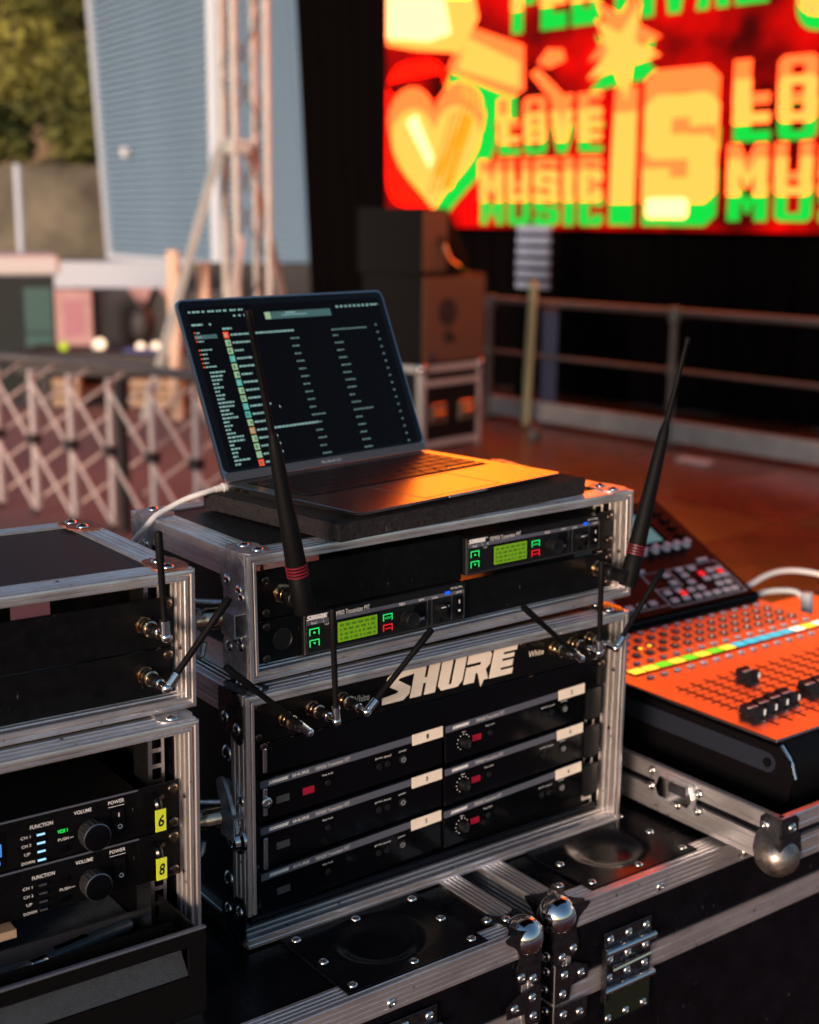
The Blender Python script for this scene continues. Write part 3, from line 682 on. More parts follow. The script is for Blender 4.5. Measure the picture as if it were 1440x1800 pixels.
rail = [(x_*LS, .05+.25*math.sin(x_*2.6), .905+.0*x_) for x_ in [k/14 for k in range(15)]]
B().tube(rail, .030, 10).build('top_rail', 'galv', t)

# ------------------------------------------------------------------ flight cases
FPOLY = [(.030, 0), (.0235, 0), (.0230, .0009), (.0200, .0009), (.0195, 0), (.0150, 0), (.0145, .0009), (.0115, .0009), (.011, 0), (.0065, 0), (.006, .0009), (.0042, .0009), (.0038, 0), (.0010, 0), (.0002, .0006), (0, .0012), (0, .0040), (.0006, .0048), (.0046, .0052), (.0046, .0064), (.0014, .0068), (.0008, .0074), (.0008, .0098), (.0016, .0105),
         (.0080, .0105), (.0084, .0092), (.0118, .0092), (.0122, .0105), (.0165, .0105), (.0169, .0092), (.0205, .0092), (.0209, .0105), (.0250, .0105), (.0254, .0092), (.0285, .0092), (.030, .0100)]
def soft(poly, n=2):
    for _ in range(n):
        Q = []
        for k in range(len(poly)):
            a, c = poly[k], poly[(k+1) % len(poly)]
            Q += [(a[0]*.75+c[0]*.25, a[1]*.75+c[1]*.25), (a[0]*.25+c[0]*.75, a[1]*.25+c[1]*.75)]
        poly = Q
    return poly
def mitre(b, A, al, inw, L, m0=True, m1=True, poly=FPOLY, dep=(0, 1, 0)):
    A, al, inw, dep = Vector(A), Vector(al), Vector(inw), Vector(dep); n = len(poly)
    r0 = [A+al*(q if m0 else 0)+dep*p+inw*q for p, q in poly]; r1 = [A+al*(L-(q if m1 else 0))+dep*p+inw*q for p, q in poly]
    return b.rings([r0, r1])
def aprof(w_, tt=.002, g_=.0008, grooves=(.28, .5, .72), rad=.001):
    P = []
    for f in reversed(grooves): u = f*w_; P += [(u+.0013, 0), (u+.0008, g_), (u-.0008, g_), (u-.0013, 0)]
    P = [(w_, 0)]+P+[(rad, 0), (0, rad)]
    for f in grooves: u = f*w_; P += [(0, u-.0013), (g_, u-.0008), (g_, u+.0008), (0, u+.0013)]
    return P+[(0, w_), (tt, w_), (tt, tt), (w_, tt)]
def bracket(t, c, sx, sz, m='zinc', dy=1, top=True, rv=True):
    """sheet corner: plate on the side face and plate on the top/bottom face. c is the case corner, sx/sz point inward"""
    cx, cy, cz = c; th = .0013
    b = B()
    side = [(0.004, 0), (.050, 0), (.052, .004), (.052, .030), (.046, .042), (.036, .046), (.030, .042), (.022, .050), (.010, .052), (.004, .046)]
    b.prism(soft(side, 1), (cx-sx*th, cy, cz), (0, dy, 0), (0, 0, sz), (sx*th, 0, 0))
    if top:
        tp = [(-th, .004), (.026, .004), (.034, .012), (.033, .020), (.030, .026), (.034, .036), (.030, .046), (.022, .052), (-th, .052)]
        b.prism(soft(tp, 1), (cx, cy, cz-sz*th), (sx, 0, 0), (0, dy, 0), (0, 0, sz*th))
    o = b.build('corner_bracket', m, t)
    if rv:
        for y_, z_ in ((.015, .036), (.038, .030)): rivet(o, (cx-sx*th, cy+dy*y_, cz+sz*z_), (-sx, 0, 0), .0062)
        if top:
            for x_, y_ in ((.020, .014), (.018, .038)): rivet(o, (cx+sx*x_, cy+dy*y_, cz-sz*th), (0, 0, -sz), .0062)
    return o
def rack_case(name, label, W, D, H, mw, group, brk='zinc', back='zinc', lshort=0.0, toprust=False, openback=False):
    t = thing(name, label, 'case', mw, group)
    i = .0022
    B().box(i, W-i, .030, D-i, -.009, -i).build('top_board', 'lam', t)
    B().box(i, W-i, .030, D-i, -H+i, -H+.009).build('bottom_board', 'lam', t)
    for x0 in (i, W-.009): B().box(x0, x0+.0068, .030, D-i, -H+.009, -.009).build('side_board', 'lam', t)
    if not openback: B().box(.009, W-.009, D-.009, D-i, -H+.009, -.009).build('back_board', 'lam', t)
    mitre(B(), (0, 0, 0), (1, 0, 0), (0, 0, -1), W).build('front_rail', 'alux', t, ang=20)
    mitre(B(), (0, 0, -H), (1, 0, 0), (0, 0, 1), W, m0=not lshort).build('front_rail', 'alux', t, ang=20)
    mitre(B(), (0, 0, 0), (0, 0, -1), (1, 0, 0), H-lshort, m1=not lshort).build('front_stile', 'aluz', t, ang=20)
    mitre(B(), (W, 0, 0), (0, 0, -1), (-1, 0, 0), H).build('front_stile', 'aluz', t, ang=20)
    ap = aprof(.028)
    for x, sx in ((0, 1), (W, -1)):
        for z, sz in ((0, -1), (-H, 1)):
            B().prism(ap, (x, .030, z), (sx, 0, 0), (0, 0, sz), (0, D-.030, 0)).build('edge_rail', 'aluy', t, ang=20)
    for z, sz in ((0, -1), (-H, 1)):
        B().prism(aprof(.022), (.0285, D+.0002, z+sz*.0002), (0, -1, 0), (0, 0, sz), (W-.057, 0, 0)).build('edge_rail', 'alux', t, ang=20)
    for x, sx in ((0, 1), (W, -1)):
        B().prism(aprof(.022), (x, D+.0002, -.0285), (sx, 0, 0), (0, -1, 0), (0, 0, -H+.057)).build('edge_rail', 'aluz', t, ang=20)
        B().box(min(x, x+sx*.028) + (.0002 if sx > 0 else 0), max(x, x+sx*.028), .0303, .058, -H+.029, -.029).build('stile_flange', 'aluz', t) if False else None
        for z, sz in ((0, -1), (-H, 1)):
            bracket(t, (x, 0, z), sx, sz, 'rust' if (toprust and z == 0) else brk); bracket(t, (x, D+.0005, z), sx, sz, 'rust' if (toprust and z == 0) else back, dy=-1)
    # steel rack strips with square holes
    for x in (.020, W-.035):
        b = B(); x0, x1, y0 = x, x+.015, .030
        b.box(x0, x0+.003, y0, y0+.002, -H+.012, -.012).box(x1-.003, x1, y0, y0+.002, -H+.012, -.012)
        z = -.016
        while z > -H+.02:
            b.box(x0+.003, x1-.003, y0, y0+.002, z-.004, z); z -= .0148
        b.box(x0-.001, x0, y0, y0+.03, -H+.012, -.012); b.build('rack_strip', 'rivet', t, smooth=False)
    return t
def blank_panel(name, label, x0, x1, z0, z1, mw, y=.018, cat='rack panel', group=None, screws=(), m='panel', notch=True):
    t = thing(name, label, cat, mw, group)
    B().box(x0, x1, y, y+.0025, z0, z1, .0008).build('face', m, t)
    B().box(x0+.004, x1-.004, y+.0026, y+.0140, z0+.001, z0+.0025).build('folded_edge', 'slot', t)
    for sx, sz in screws: rivet(t, (sx, y, sz), (0, -1, 0), .0048, 'screw', 'screw')
    return t
def bnc(parent, x, z, y0, y1, tip, whip_len=None, knob=True):
    """panel nut, barrel and elbow of a whip antenna; the whip turns in the plane y = y1"""
    mid = y0-(y0-y1)*.55
    B().lathe((x, y0, z), (0, -1, 0), [(0, .0085), (.0035, .0085)], 6).build('hex_nut', 'brass', parent, smooth=False)
    B().lathe((x, y0-.0035, z), (0, -1, 0), [(0, .0062), (.002, .0062), (.0022, .0070), (.0060, .0070), (.0062, .0058), (.0085, .0058), (.0087, .0072), (.0135, .0072), (.014, .006), (.0155, .006)], 18).build('connector', 'brass', parent)
    B().cyl((x, y0-.019, z), (x, y0-.030, z), .0058, n=16).build('collar', 'plastic', parent)
    B().lathe((x, y0-.030, z), (0, -1, 0), [(0, .0048), (.004, .0048), (.0045, .0036), (y0-.030-y1, .0036)], 14).sphere((x, y1, z), .0050, u=12, v=8).build('elbow', 'chrome', parent)
    d = Vector((tip[0]-x, 0, tip[1]-z)); L = d.length; d.normalize(); o = Vector((x, y1, z))
    B().cyl(o+d*.003, o+d*.015, .0044, n=14).build('ferrule', 'chrome', parent)
    B().lathe(o+d*.015, d, [(0, .0030), (L*.70-.015, .0030), (L*.72-.015, .0036), (L-.017, .0036), (L-.0155, .003), (L-.015, 0)], 12).build('whip', 'rubber', parent)
def small_antenna(label, x, z, tip, mw, group, y0=.018, y1=-.028):
    t = thing('whip_antenna', label, 'antenna', mw, group); bnc(t, x, z, y0, y1, tip); return t

pre_text(['White', 'PSM900 Transmitter P9T', 'level', 'menu', 'sync', 'volume', 'power', 'L', 'R', 'CLIP', 'enter', 'exit', '1', '2', '3', '4', '5', '6', '8', 'PSM200 Transmitter P2T', 'Key lock', 'group', 'channel',
          'FUNCTION', 'CH 1', 'CH 2', 'UP', 'DOWN', 'VOLUME', 'POWER', 'PUSH', 'VOX 1', 'O', 'I', 'MacBook Air', '470-542 MHz', 'squelch', 'SHURE', 'PSM900', 'Input'])

# ---- middle stack, upper case with two half-rack transmitters
UW, UD, UH = .515, .2547, .1275
rack_case('transmitter_case', 'shallow two unit rack case under the laptop, aluminium edged with big antennas', UW, UD, UH, FU, 'aluminium edged rack cases', openback=True)
u = bpy.data.objects['transmitter_case']
ut = blank_panel('blank_rack_panel', 'black panel with antenna socket above the lower green display transmitter', .016, .2735, -.0715, -.0215, FU, screws=((.0283, -.0316), (.0283, -.0646)), group='black rack panels')
B().box(.175, .2735, .05, .15, -.070, -.0125).build('housing', 'slot', ut)
ub = blank_panel('blank_rack_panel', 'black panel below the upper green display transmitter', .2760, .4995, -.1170, -.0735, FU, screws=((.4935, -.0805), (.4935, -.110)), group='black rack panels')
ue = blank_panel('blank_rack_panel', 'narrow black panel with round plug beside the lower green display transmitter', .016, .0690, -.1165, -.0730, FU, screws=((.0281, -.0791), (.0275, -.1115)), group='black rack panels')
B().lathe((.0466, .018, -.0946), (0, -1, 0), [(0, .0115), (.002, .0115), (.0025, .0105), (.0015, .0095), (.0015, 0)], 24).build('round_plug', 'plastic', ue)
uf = blank_panel('blank_rack_panel', 'small black panel with screws at the end of the upper green display transmitter', .4745, .4995, -.0715, -.0245, FU, screws=((.494, -.0320), (.494, -.0600)), group='black rack panels')

def transmitter(label, x0, z1, w_, h_, mw):
    t = thing('transmitter_unit', label, 'transmitter', mw @ Matrix.Translation((x0, .0, z1)), 'half rack transmitters with green displays')
    y = .012
    B().box(0, w_, y, .15, -h_, 0, .0012).build('body', 'plastic', t)
    yf = y-.0003
    def X(f): return f*w_
    def Z(f): return -f*h_
    B().plate(rrect(X(.012), X(.99), Z(.27), Z(.175), .001), yf, .0004).build('grey_stripe', 'strip', t)
    b = B()
    for q in ((X(.012), X(.0135), Z(.95), Z(.2)), (X(.9885), X(.99), Z(.95), Z(.2)), (X(.012), X(.99), Z(.95), Z(.94))): b.box(q[0], q[1], yf-.0001, yf+.0003, q[2], q[3])
    for f in (.745, .775, .905, .985): b.box(X(f), X(f)+.0004, yf-.0001, yf+.0003, Z(.92), Z(.26))
    b.build('face_outline', 'greystrip', t)
    b = B(); logo(b, X(.014), X(.135), Z(.155), Z(.045), yf-.0002, .0003); b.plate(circ(X(.143), Z(.06), .0006, 8), yf-.0002, .0003)
    b.text('PSM900 Transmitter P9T', X(.165), X(.385), Z(.175), Z(.06), yf-.0003)
    b.text('level', X(.04), X(.072), Z(.262), Z(.195), yf-.0002).text('L', X(.108), X(.115), Z(.262), Z(.19), yf-.0002).text('R', X(.145), X(.153), Z(.262), Z(.19), yf-.0002).text('CLIP', X(.118), X(.142), Z(.34), Z(.29), yf-.0002)
    for s_, a_ in (('menu', .565), ('sync', .69), ('volume', .775), ('power', .935)): b.text(s_, X(a_), X(a_+.037), Z(.262), Z(.195), yf-.0002)
    b.text('470-542 MHz', X(.895), X(.975), Z(.12), Z(.065), yf-.0002).text('sync', X(.69), X(.727), Z(.76), Z(.67), yf-.0002)
    b.build('lettering', 'white', t, smooth=False)
    B().plate(rrect(X(.183), X(.442), Z(.87), Z(.30), .001), yf-.0001, .0004).build('display_bezel', 'gloss', t)
    o = B().plate(rrect(X(.192), X(.43), Z(.83), Z(.345), .0006), yf-.0004, .0005).build('display', 'lcd', t)
    b = B(); rr = random.Random(5)
    for r_ in range(4):
        x = .205
        while x < .415:
            ln = rr.uniform(.008, .03); b.box(X(x), X(min(x+ln, .42)), yf-.0006, yf-.0003, Z(.40+.11*r_+.055), Z(.40+.11*r_)); x += ln+.012
    b.build('display_text', 'lcdink', o, smooth=False)
    for fx, fz, m_, nm in ((.024, .35, 'ledg', 'up'), (.024, .62, 'ledg', 'down'), (.462, .38, 'ledg', 'enter'), (.462, .64, 'ledr', 'exit')):
        x, z, bw, bh = X(fx), Z(fz), .0118, .0072
        o = B().box(x, x+bw, yf-.0012, yf, z-bh, z, .0006).build('button', 'gloss', t)
        b = B(); e = .0009
        b.plate([(x, z-bh), (x+e, z-bh), (x+e, z-e), (x+bw-e, z-e), (x+bw-e, z-bh), (x+bw, z-bh), (x+bw, z), (x, z)], yf-.0015, .0003)
        if nm == 'up': b.plate([(x+.0045, z-.0052), (x+.0075, z-.0052), (x+.006, z-.0030)], yf-.0015, .0003)
        elif nm == 'down': b.plate([(x+.0045, z-.0030), (x+.0075, z-.0030), (x+.006, z-.0052)], yf-.0015, .0003)
        else: b.text(nm, x+.002, x+bw-.002, z-.0055, z-.0028, yf-.0015)
        b.build('glow_outline', m_, o, smooth=False)
    B().lathe((X(.618), yf, Z(.60)), (0, -1, 0), [(0, .0100), (.002, .0100), (.0025, .0088), (.011, .0083), (.0115, .0076), (.0110, .0066), (.0108, 0)], 28).build('menu_knob', 'plastic', t)
    B().plate(rrect(X(.668), X(.74), Z(.64), Z(.32), .0006), yf-.0001, .0003).build('infrared_window', 'gloss', t)
    o = B().lathe((X(.825), yf, Z(.52)), (0, -1, 0), [(0, .0062), (.007, .0055), (.0075, .0045), (.0075, 0)], 20).build('volume_knob', 'plastic', t)
    B().box(X(.812), X(.838), yf-.0082, yf-.0075, Z(.47)-.0004, Z(.47)+.0004).build('pointer', 'white', o)
    B().plate(rrect(X(.862), X(.893), Z(.225), Z(.145), .0006), yf-.0004, .0004).build('indicator', 'ledb', t)
    o = B().box(X(.868), X(.888), yf-.002, yf, Z(.80), Z(.40), .0006).build('toggle_switch', 'gloss', t)
    B().plate(circ(X(.878), Z(.50), .0009, 10), yf-.0023, .0003).build('dot', 'white', o)
    o = B().box(X(.925), X(.970), yf-.0022, yf, Z(.82), Z(.32), .0008).build('power_switch', 'gloss', t)
    b = B().box(X(.946), X(.951), yf-.0025, yf-.0022, Z(.50), Z(.40)); b.prism(circ(X(.9485), Z(.68), .0013, 12), (0, yf-.0025, 0), (1, 0, 0), (0, 0, 1), (0, .0003, 0))
    b.build('mark', 'white', o)
    B().lathe((X(.835), yf, Z(.84)), (0, -1, 0), [(0, .0022), (.0006, .0022), (.0007, .0014), (.0002, .0012), (.0002, 0)], 14).build('headphone_jack', 'slot', t)
    return t
transmitter('transmitter with green display, lower of the two, beside the round plug', .0690, -.0728, .2055, .0435, FU)
transmitter('transmitter with green display, upper of the two, farther from the white cable', .2752, -.0252, .1990, .0420, FU)

def big_antenna(label, nut, base, joint, tip, mw, y=-.033):
    t = thing('large_antenna', label, 'antenna', mw, 'large whip antennas')
    B().lathe((nut[0], .018, nut[1]), (0, -1, 0), [(0, .0105), (.004, .0105)], 6).build('hex_nut', 'brass', t, smooth=False)
    B().lathe((nut[0], .014, nut[1]), (0, -1, 0), [(0, .0078), (.008, .0078), (.0082, .0092), (.010, .0092), (.0102, .0084), (.012, .0084), (.0122, .0093), (.020, .0093)], 24).build('connector', 'brass', t)
    B().lathe((nut[0], -.006, nut[1]), (0, -1, 0), [(0, .0092), (.006, .0092), (.007, .0084), (.030, .0080)], 20).build('elbow', 'plastic', t)
    o = Vector((base[0], y, base[1])); j = Vector((joint[0], y, joint[1])); e = Vector((tip[0], y, tip[1]))
    d = (j-o).normalized(); L = (j-o).length; d2 = (e-j).normalized(); L2 = (e-j).length
    B().lathe(o-d*.004, d, [(0, .0098), (.002, .0106), (.034, .0102), (.036, .0094), (.046, .0094), (.048, .0100), (L*.6, .0086), (L, .0064), (L+.010, .0060), (L+.024, .0034)], 24).build('sleeve', 'rubber', t)
    for k in range(4): B().lathe(o+d*(.0335+.0032*k), d, [(0, .0100), (.0004, .0109), (.0014, .0109), (.0018, .0100)], 24).build('red_ring', 'redring', t)
    B().lathe(j+d2*.015, d2, [(0, .0034), (L2*.80, .0027), (L2*.81, .0034), (L2-.018, .0034), (L2-.0155, .0028), (L2-.015, 0)], 14).build('whip', 'rubber', t)

big_antenna('large black antenna with red rings standing in front of the laptop', (.0459, -.0466), (.0415, -.050), (.0151, .102), (-.0104, .2339), FU)
big_antenna('large black antenna with red rings leaning towards the mixing desk', (.4735, -.0905), (.4790, -.0990), (.5273, .064), (.5631, .177), FU, y=-.030)

# butterfly catches on the case sides
def catch(t, p, flip=1):
    """spring catch fixed on a side board (x = p.x, facing -x)"""
    x, y, z = p
    o = B().prism([(-.006, -.004), (-.002, .016), (.010, .026), (.022, .018), (.032, .022), (.040, .014), (.040, -.002), (.030, -.012), (.022, -.036), (.0, -.042), (-.008, -.030)], (x, y, z), (0, 1, 0), (0, 0, 1), (-.0016, 0, 0)).build('catch_plate', 'zinc', t)
    rivet(o, (x-.0016, y+.004, z+.008), (-1, 0, 0), .006); rivet(o, (x-.0016, y+.010, z-.034), (-1, 0, 0), .005); rivet(o, (x-.0016, y+.020, z-.036), (-1, 0, 0), .005)
    b = B(); b.box(x-.014, x-.0125, y-.002, y+.024, z-.030, z-.006).box(x-.0125, x, y-.002, y+.024, z-.0075, z-.006).box(x-.0125, x, y-.002, y+.024, z-.030, z-.0285)
    b.build('catch_box', 'zinc', t)
    B().lathe((x-.006, y+.030, z-.016), (-1, .25, -.05), [(0, .006), (.004, .011), (.018, .0115), (.022, .010), (.030, .0085), (.030, 0)], 16).build('catch_barrel', 'brass', t)
    B().cyl((x-.008, y+.034, z-.002), (x-.062, y+.050, z+.006), .0026, n=8).build('catch_rod', 'zinc', t)
    B().tube([(x-.034, y+.03, z-.004), (x-.040, y+.034, z-.022), (x-.038, y+.034, z-.050), (x-.030, y+.036, z-.054), (x-.027, y+.036, z-.040)], .0036, 8, 2).build('catch_hook', 'zinc', t)
    B().prism([(-.003, -.008), (.010, -.011), (.018, -.004), (.018, .006), (.006, .010), (-.003, .006)], (x-.044, y+.04, z-.014), (0, 1, 0), (0, 0, 1), (-.008, 0, 0)).build('catch_wing', 'zinc', t)
catch(u, (0, .006, -.050))
rivet(u, (0, .041, -.0560), (-1, 0, 0), .0058)

# ---- middle stack, lower case with six transmitters
LW2, LD2, LH2 = .515, .30, .2652
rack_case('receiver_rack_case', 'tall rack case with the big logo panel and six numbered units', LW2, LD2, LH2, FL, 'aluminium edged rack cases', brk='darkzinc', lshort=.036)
Lc = bpy.data.objects['receiver_rack_case']
B().box(-.001, .514, .031, LD2+.004, -LH2+.0003, -LH2+.016).build('base_board', 'lam', Lc)
for y_, z_ in ((.041, -.070), (.041, -.205)): rivet(Lc, (.0022, y_, z_), (-1, 0, 0), .009, 'rivet')
catch(Lc, (0.0022, .008, -.118))
B().lathe((-.001, .012, -.150), (-1, 0, 0), [(0, .014), (.003, .014), (.005, .010), (.010, .009), (.011, .005), (.009, .003), (.009, 0)], 18).build('catch_boss', 'chrome', Lc)
B().prism(soft([(.006, -.158), (.018, -.160), (.050, -.104), (.044, -.092), (.032, -.094), (.008, -.136)], 2), (-.0035, 0, 0), (0, 1, 0), (0, 0, 1), (-.004, 0, 0)).build('catch_lever', 'zinc', Lc)
# chrome butterfly ring
B().tube([(-.052+.018*math.cos(a), .050, -.165+.022*math.sin(a)) for a in [2*math.pi*k/16 for k in range(17)]], .0034, 8).box(-.055, -.049, .046, .054, -.185, -.146).build('catch_ring', 'chrome', Lc)
t = thing('antenna_rack_unit', 'black top panel with big white italic logo and six small antennas', 'rack panel', FL)
B().box(.0165, .4985, .0195, .022, -.0585, -.012, .0008).build('face', 'panel', t)
b = B(); logo(b, .1735, .3600, -.0500, -.0165, .0190, .0006); b.build('logo', 'cream', t)
b = B(); b.text('White', .1345, .1575, -.0405, -.0330, .0192, bold=.01, shear=.1).text('White', .3765, .3990, -.0365, -.0295, .0192, bold=.01, shear=.1).build('lettering', 'cream', t, smooth=False)
for sx, sz in ((.0240, -.020), (.0240, -.0515), (.4915, -.0515), (.366, -.0185)): rivet(t, (sx, .0195, sz), (0, -1, 0), .0045, 'screw', 'screw')
blank_panel('blank_rack_panel', 'plain black panel below the big logo panel', .0165, .4985, -.0930, -.0595, FL, y=.0195, group='black rack panels', screws=((.0300, -.0625), (.4915, -.0660)), m='gloss')
ANT = [(.0538, -.0371, -.0364, .0468, 'small antenna slanting over the logo case corner towards the rusty cornered case'),
       (.0851, -.0330, .0802, .0829, 'upright small antenna standing in front of the lower green display transmitter'),
       (.1211, -.0310, .2016, .0409, 'small antenna slanting up from beside the first letter of the big logo'),
       (.4118, -.0310, .3229, .0441, 'small antenna slanting back from beside the last letter of the big logo'),
       (.4401, -.0300, .4377, .0782, 'upright small antenna between two slanting ones past the end of the big logo'),
       (.4662, -.0290, .5366, .0537, 'small antenna leaning outwards over the mixing desk screen')]
for x, z, tx_, tz_, lb in ANT: small_antenna(lb, x, z, (tx_, tz_), FL, 'small whip antennas on the logo panel', y0=.0195, y1=-.028)

def receiver(label, x0, z1, w_, h_, num, mw, dial, tilt):
    t = thing('rack_unit', label, 'transmitter', mw @ Matrix.Translation((x0, 0, z1)) @ Matrix.Rotation(-tilt, 4, 'Y'), 'numbered half rack units')
    y = .0195; yf = y-.0003
    B().box(0, w_, y, .16, -h_, 0, .0010).build('body', 'gloss', t)
    B().plate(rrect(.001, w_-.001, -.0092, -.0015, .0008), yf, .0004).build('top_stripe', 'strip', t)
    o = B().plate(rrect(w_-.0415, w_-.0005, -.0128, -.0004, .0006), yf-.0006, .0006).build('number_label', 'cream', t)
    b = B().text(num, w_-.0230, w_-.0200, -.0092, -.0040, yf-.0010, bold=.02); b.build('number', 'marker', o, smooth=False)
    b = B(); logo(b, .010, .034, -.0068, -.0036, yf-.0003, .0003); b.text('PSM200 Transmitter P2T', .066 if not dial else .044, .108 if not dial else .084, -.0072, -.0036, yf-.0003)
    if not dial: b.text('SHURE', .038, .058, -.0068, -.0036, yf-.0003, bold=.02)
    kx = .075 if not dial else .058
    b.text('Key lock', kx-.001, kx+.012, -.0165, -.0140, yf-.0002)
    for s_, a_ in (('group', .140), ('channel', .151), ('power', .171)): b.text(s_, a_, a_+.0095, -.0165, -.0145, yf-.0002)
    b.build('lettering', 'white', t, smooth=False)
    for bx, r in ((kx+.005, .0032), (.1445, .0034), (.1555, .0034)): B().lathe((bx, yf, -.0245), (0, -1, 0), [(0, r), (.0012, r), (.0016, r*.8), (.0012, 0)], 16).build('button', 'plastic', t)
    o = B().lathe((.1755, yf, -.0245), (0, -1, 0), [(0, .0048), (.0012, .0048), (.0016, .004), (.0012, 0)], 18).build('power_button', 'plastic', t)
    b = B(); P = [(.1755+.0022*math.sin(a), -.0245+.0022*math.cos(a)) for a in [math.radians(40+k*28) for k in range(11)]]
    Q = [(.1755+.0028*math.sin(a), -.0245+.0028*math.cos(a)) for a in [math.radians(40+k*28) for k in range(11)]]
    b.plate(P+Q[::-1], yf-.0020, .0003).box(.1753, .1757, yf-.0020, yf-.0017, -.0243, -.0215).build('power_mark', 'greyprint', o, smooth=False)
    if dial:
        o = B().lathe((.0255, yf, -.0255), (0, -1, 0), [(0, .0058), (.008, .0052), (.0085, .0044), (.0085, 0)], 20).build('dial', 'plastic', t)
        B().box(.0262, .0276, yf-.0092, yf-.0084, -.0296, -.0240).build('pointer', 'rivet', o)
        b = B()
        for k in range(11):
            a = math.radians(-150+30*k); b.plate(circ(.0255+.0088*math.sin(a), -.0255+.0088*math.cos(a), .00062, 8), yf-.0002, .0003)
        b.build('dial_marks', 'white', t, smooth=False)
        B().plate(rrect(.038, .0505, -.0285, -.0215, .0005), yf-.0003, .0004).build('red_window', 'redlcd', t)
        b = B().text('Input', .0235, .0285, -.0150, -.0125, yf-.0002); b.build('lettering', 'white', t, smooth=False)
    else:
        if num == '1': B().plate(rrect(.050, .0635, -.0300, -.0225, .0005), yf-.0003, .0004).build('red_window', 'redlcd', t)
        B().plate(rrect(.0185, .034, -.0300, -.0225, .0005), yf-.0003, .0004).build('dark_window', 'greystrip', t)
    return t
for k in range(3):
    zz = -.0975-.0500*k; nm = ('topmost', 'middle', 'lowest')[k]; tl = .030+.004*k
    receiver('%s unit under the logo panel marked %d on its cream label, near case corner' % (nm, 2*k+1), .0250, zz-.0, .2300, .0455, str(2*k+1), FL, False, tl)
    receiver('%s unit without number %d neighbour, cream label marked %d, by the far stile' % (nm, 2*k+1, 2*k+2) if False else '%s unit with dial and red window, cream label marked %d' % (nm, 2*k+2), .2580, zz+.0055, .2080, .0455, str(2*k+2), FL, True, tl+.008)
blank_panel('blank_rack_panel', 'glossy black panel at the bottom of the logo case', .0165, .4985, -.2550, -.2445, FL, y=.024, group='black rack panels', m='gloss')
# scalloped rubber ears and pale rack strip pieces on the logo case
for k in range(3):
    B().box(.470, .4960, .0190, .0260, -.134-.0485*k, -.094-.0485*k, .006, 2).build('rack_ear', 'plastic', Lc)
for z0, z1 in ((-.0890, -.0640), (-.1350, -.1060), (-.1930, -.1590)):
    B().box(.0275, .0325, .0150, .0185, z0, z1, .0008).build('handle_strip', 'rivet', Lc)
rivet(Lc, (.0305, .0150, -.1200), (0, -1, 0), .006, 'rivet', 'screw')

# ---- left stack, upper case
JW, JD, JH = .515, .2429, .1281
rack_case('antenna_case', 'rack case at the frame edge with rust on its top corners and two antennas', JW, JD, JH, FJ, 'aluminium edged rack cases', toprust=True, openback=True)
for k, (z0, z1, nm) in enumerate(((-.0735, -.0272, 'upper'), (-.1175, -.0745, 'lower'))):
    blank_panel('blank_rack_panel', '%s black panel in the rusty cornered case with an antenna socket' % nm, .016, .4985, z0, z1, FJ, group='black rack panels', screws=((.4958, z1-.006), (.4958, z0+.008)))
    small_antenna(('upright small antenna in front of the rusty cornered case', 'slanting small antenna low on the rusty cornered case')[k], .515-.0435, (-.0488, -.0945)[k], ((.515-.0487, .0452), (.515+.0189, -.0225))[k], FJ, 'small antennas on the rusty cornered case')

jp = [o for o in bpy.data.objects if o.get('label') == 'upper black panel in the rusty cornered case with an antenna socket'][0]
for xa, xb in ((.03, .372), (.447, .485)): B().box(xa, xb, .07, .17, -.074, -.0125).build('housing', 'slot', jp)

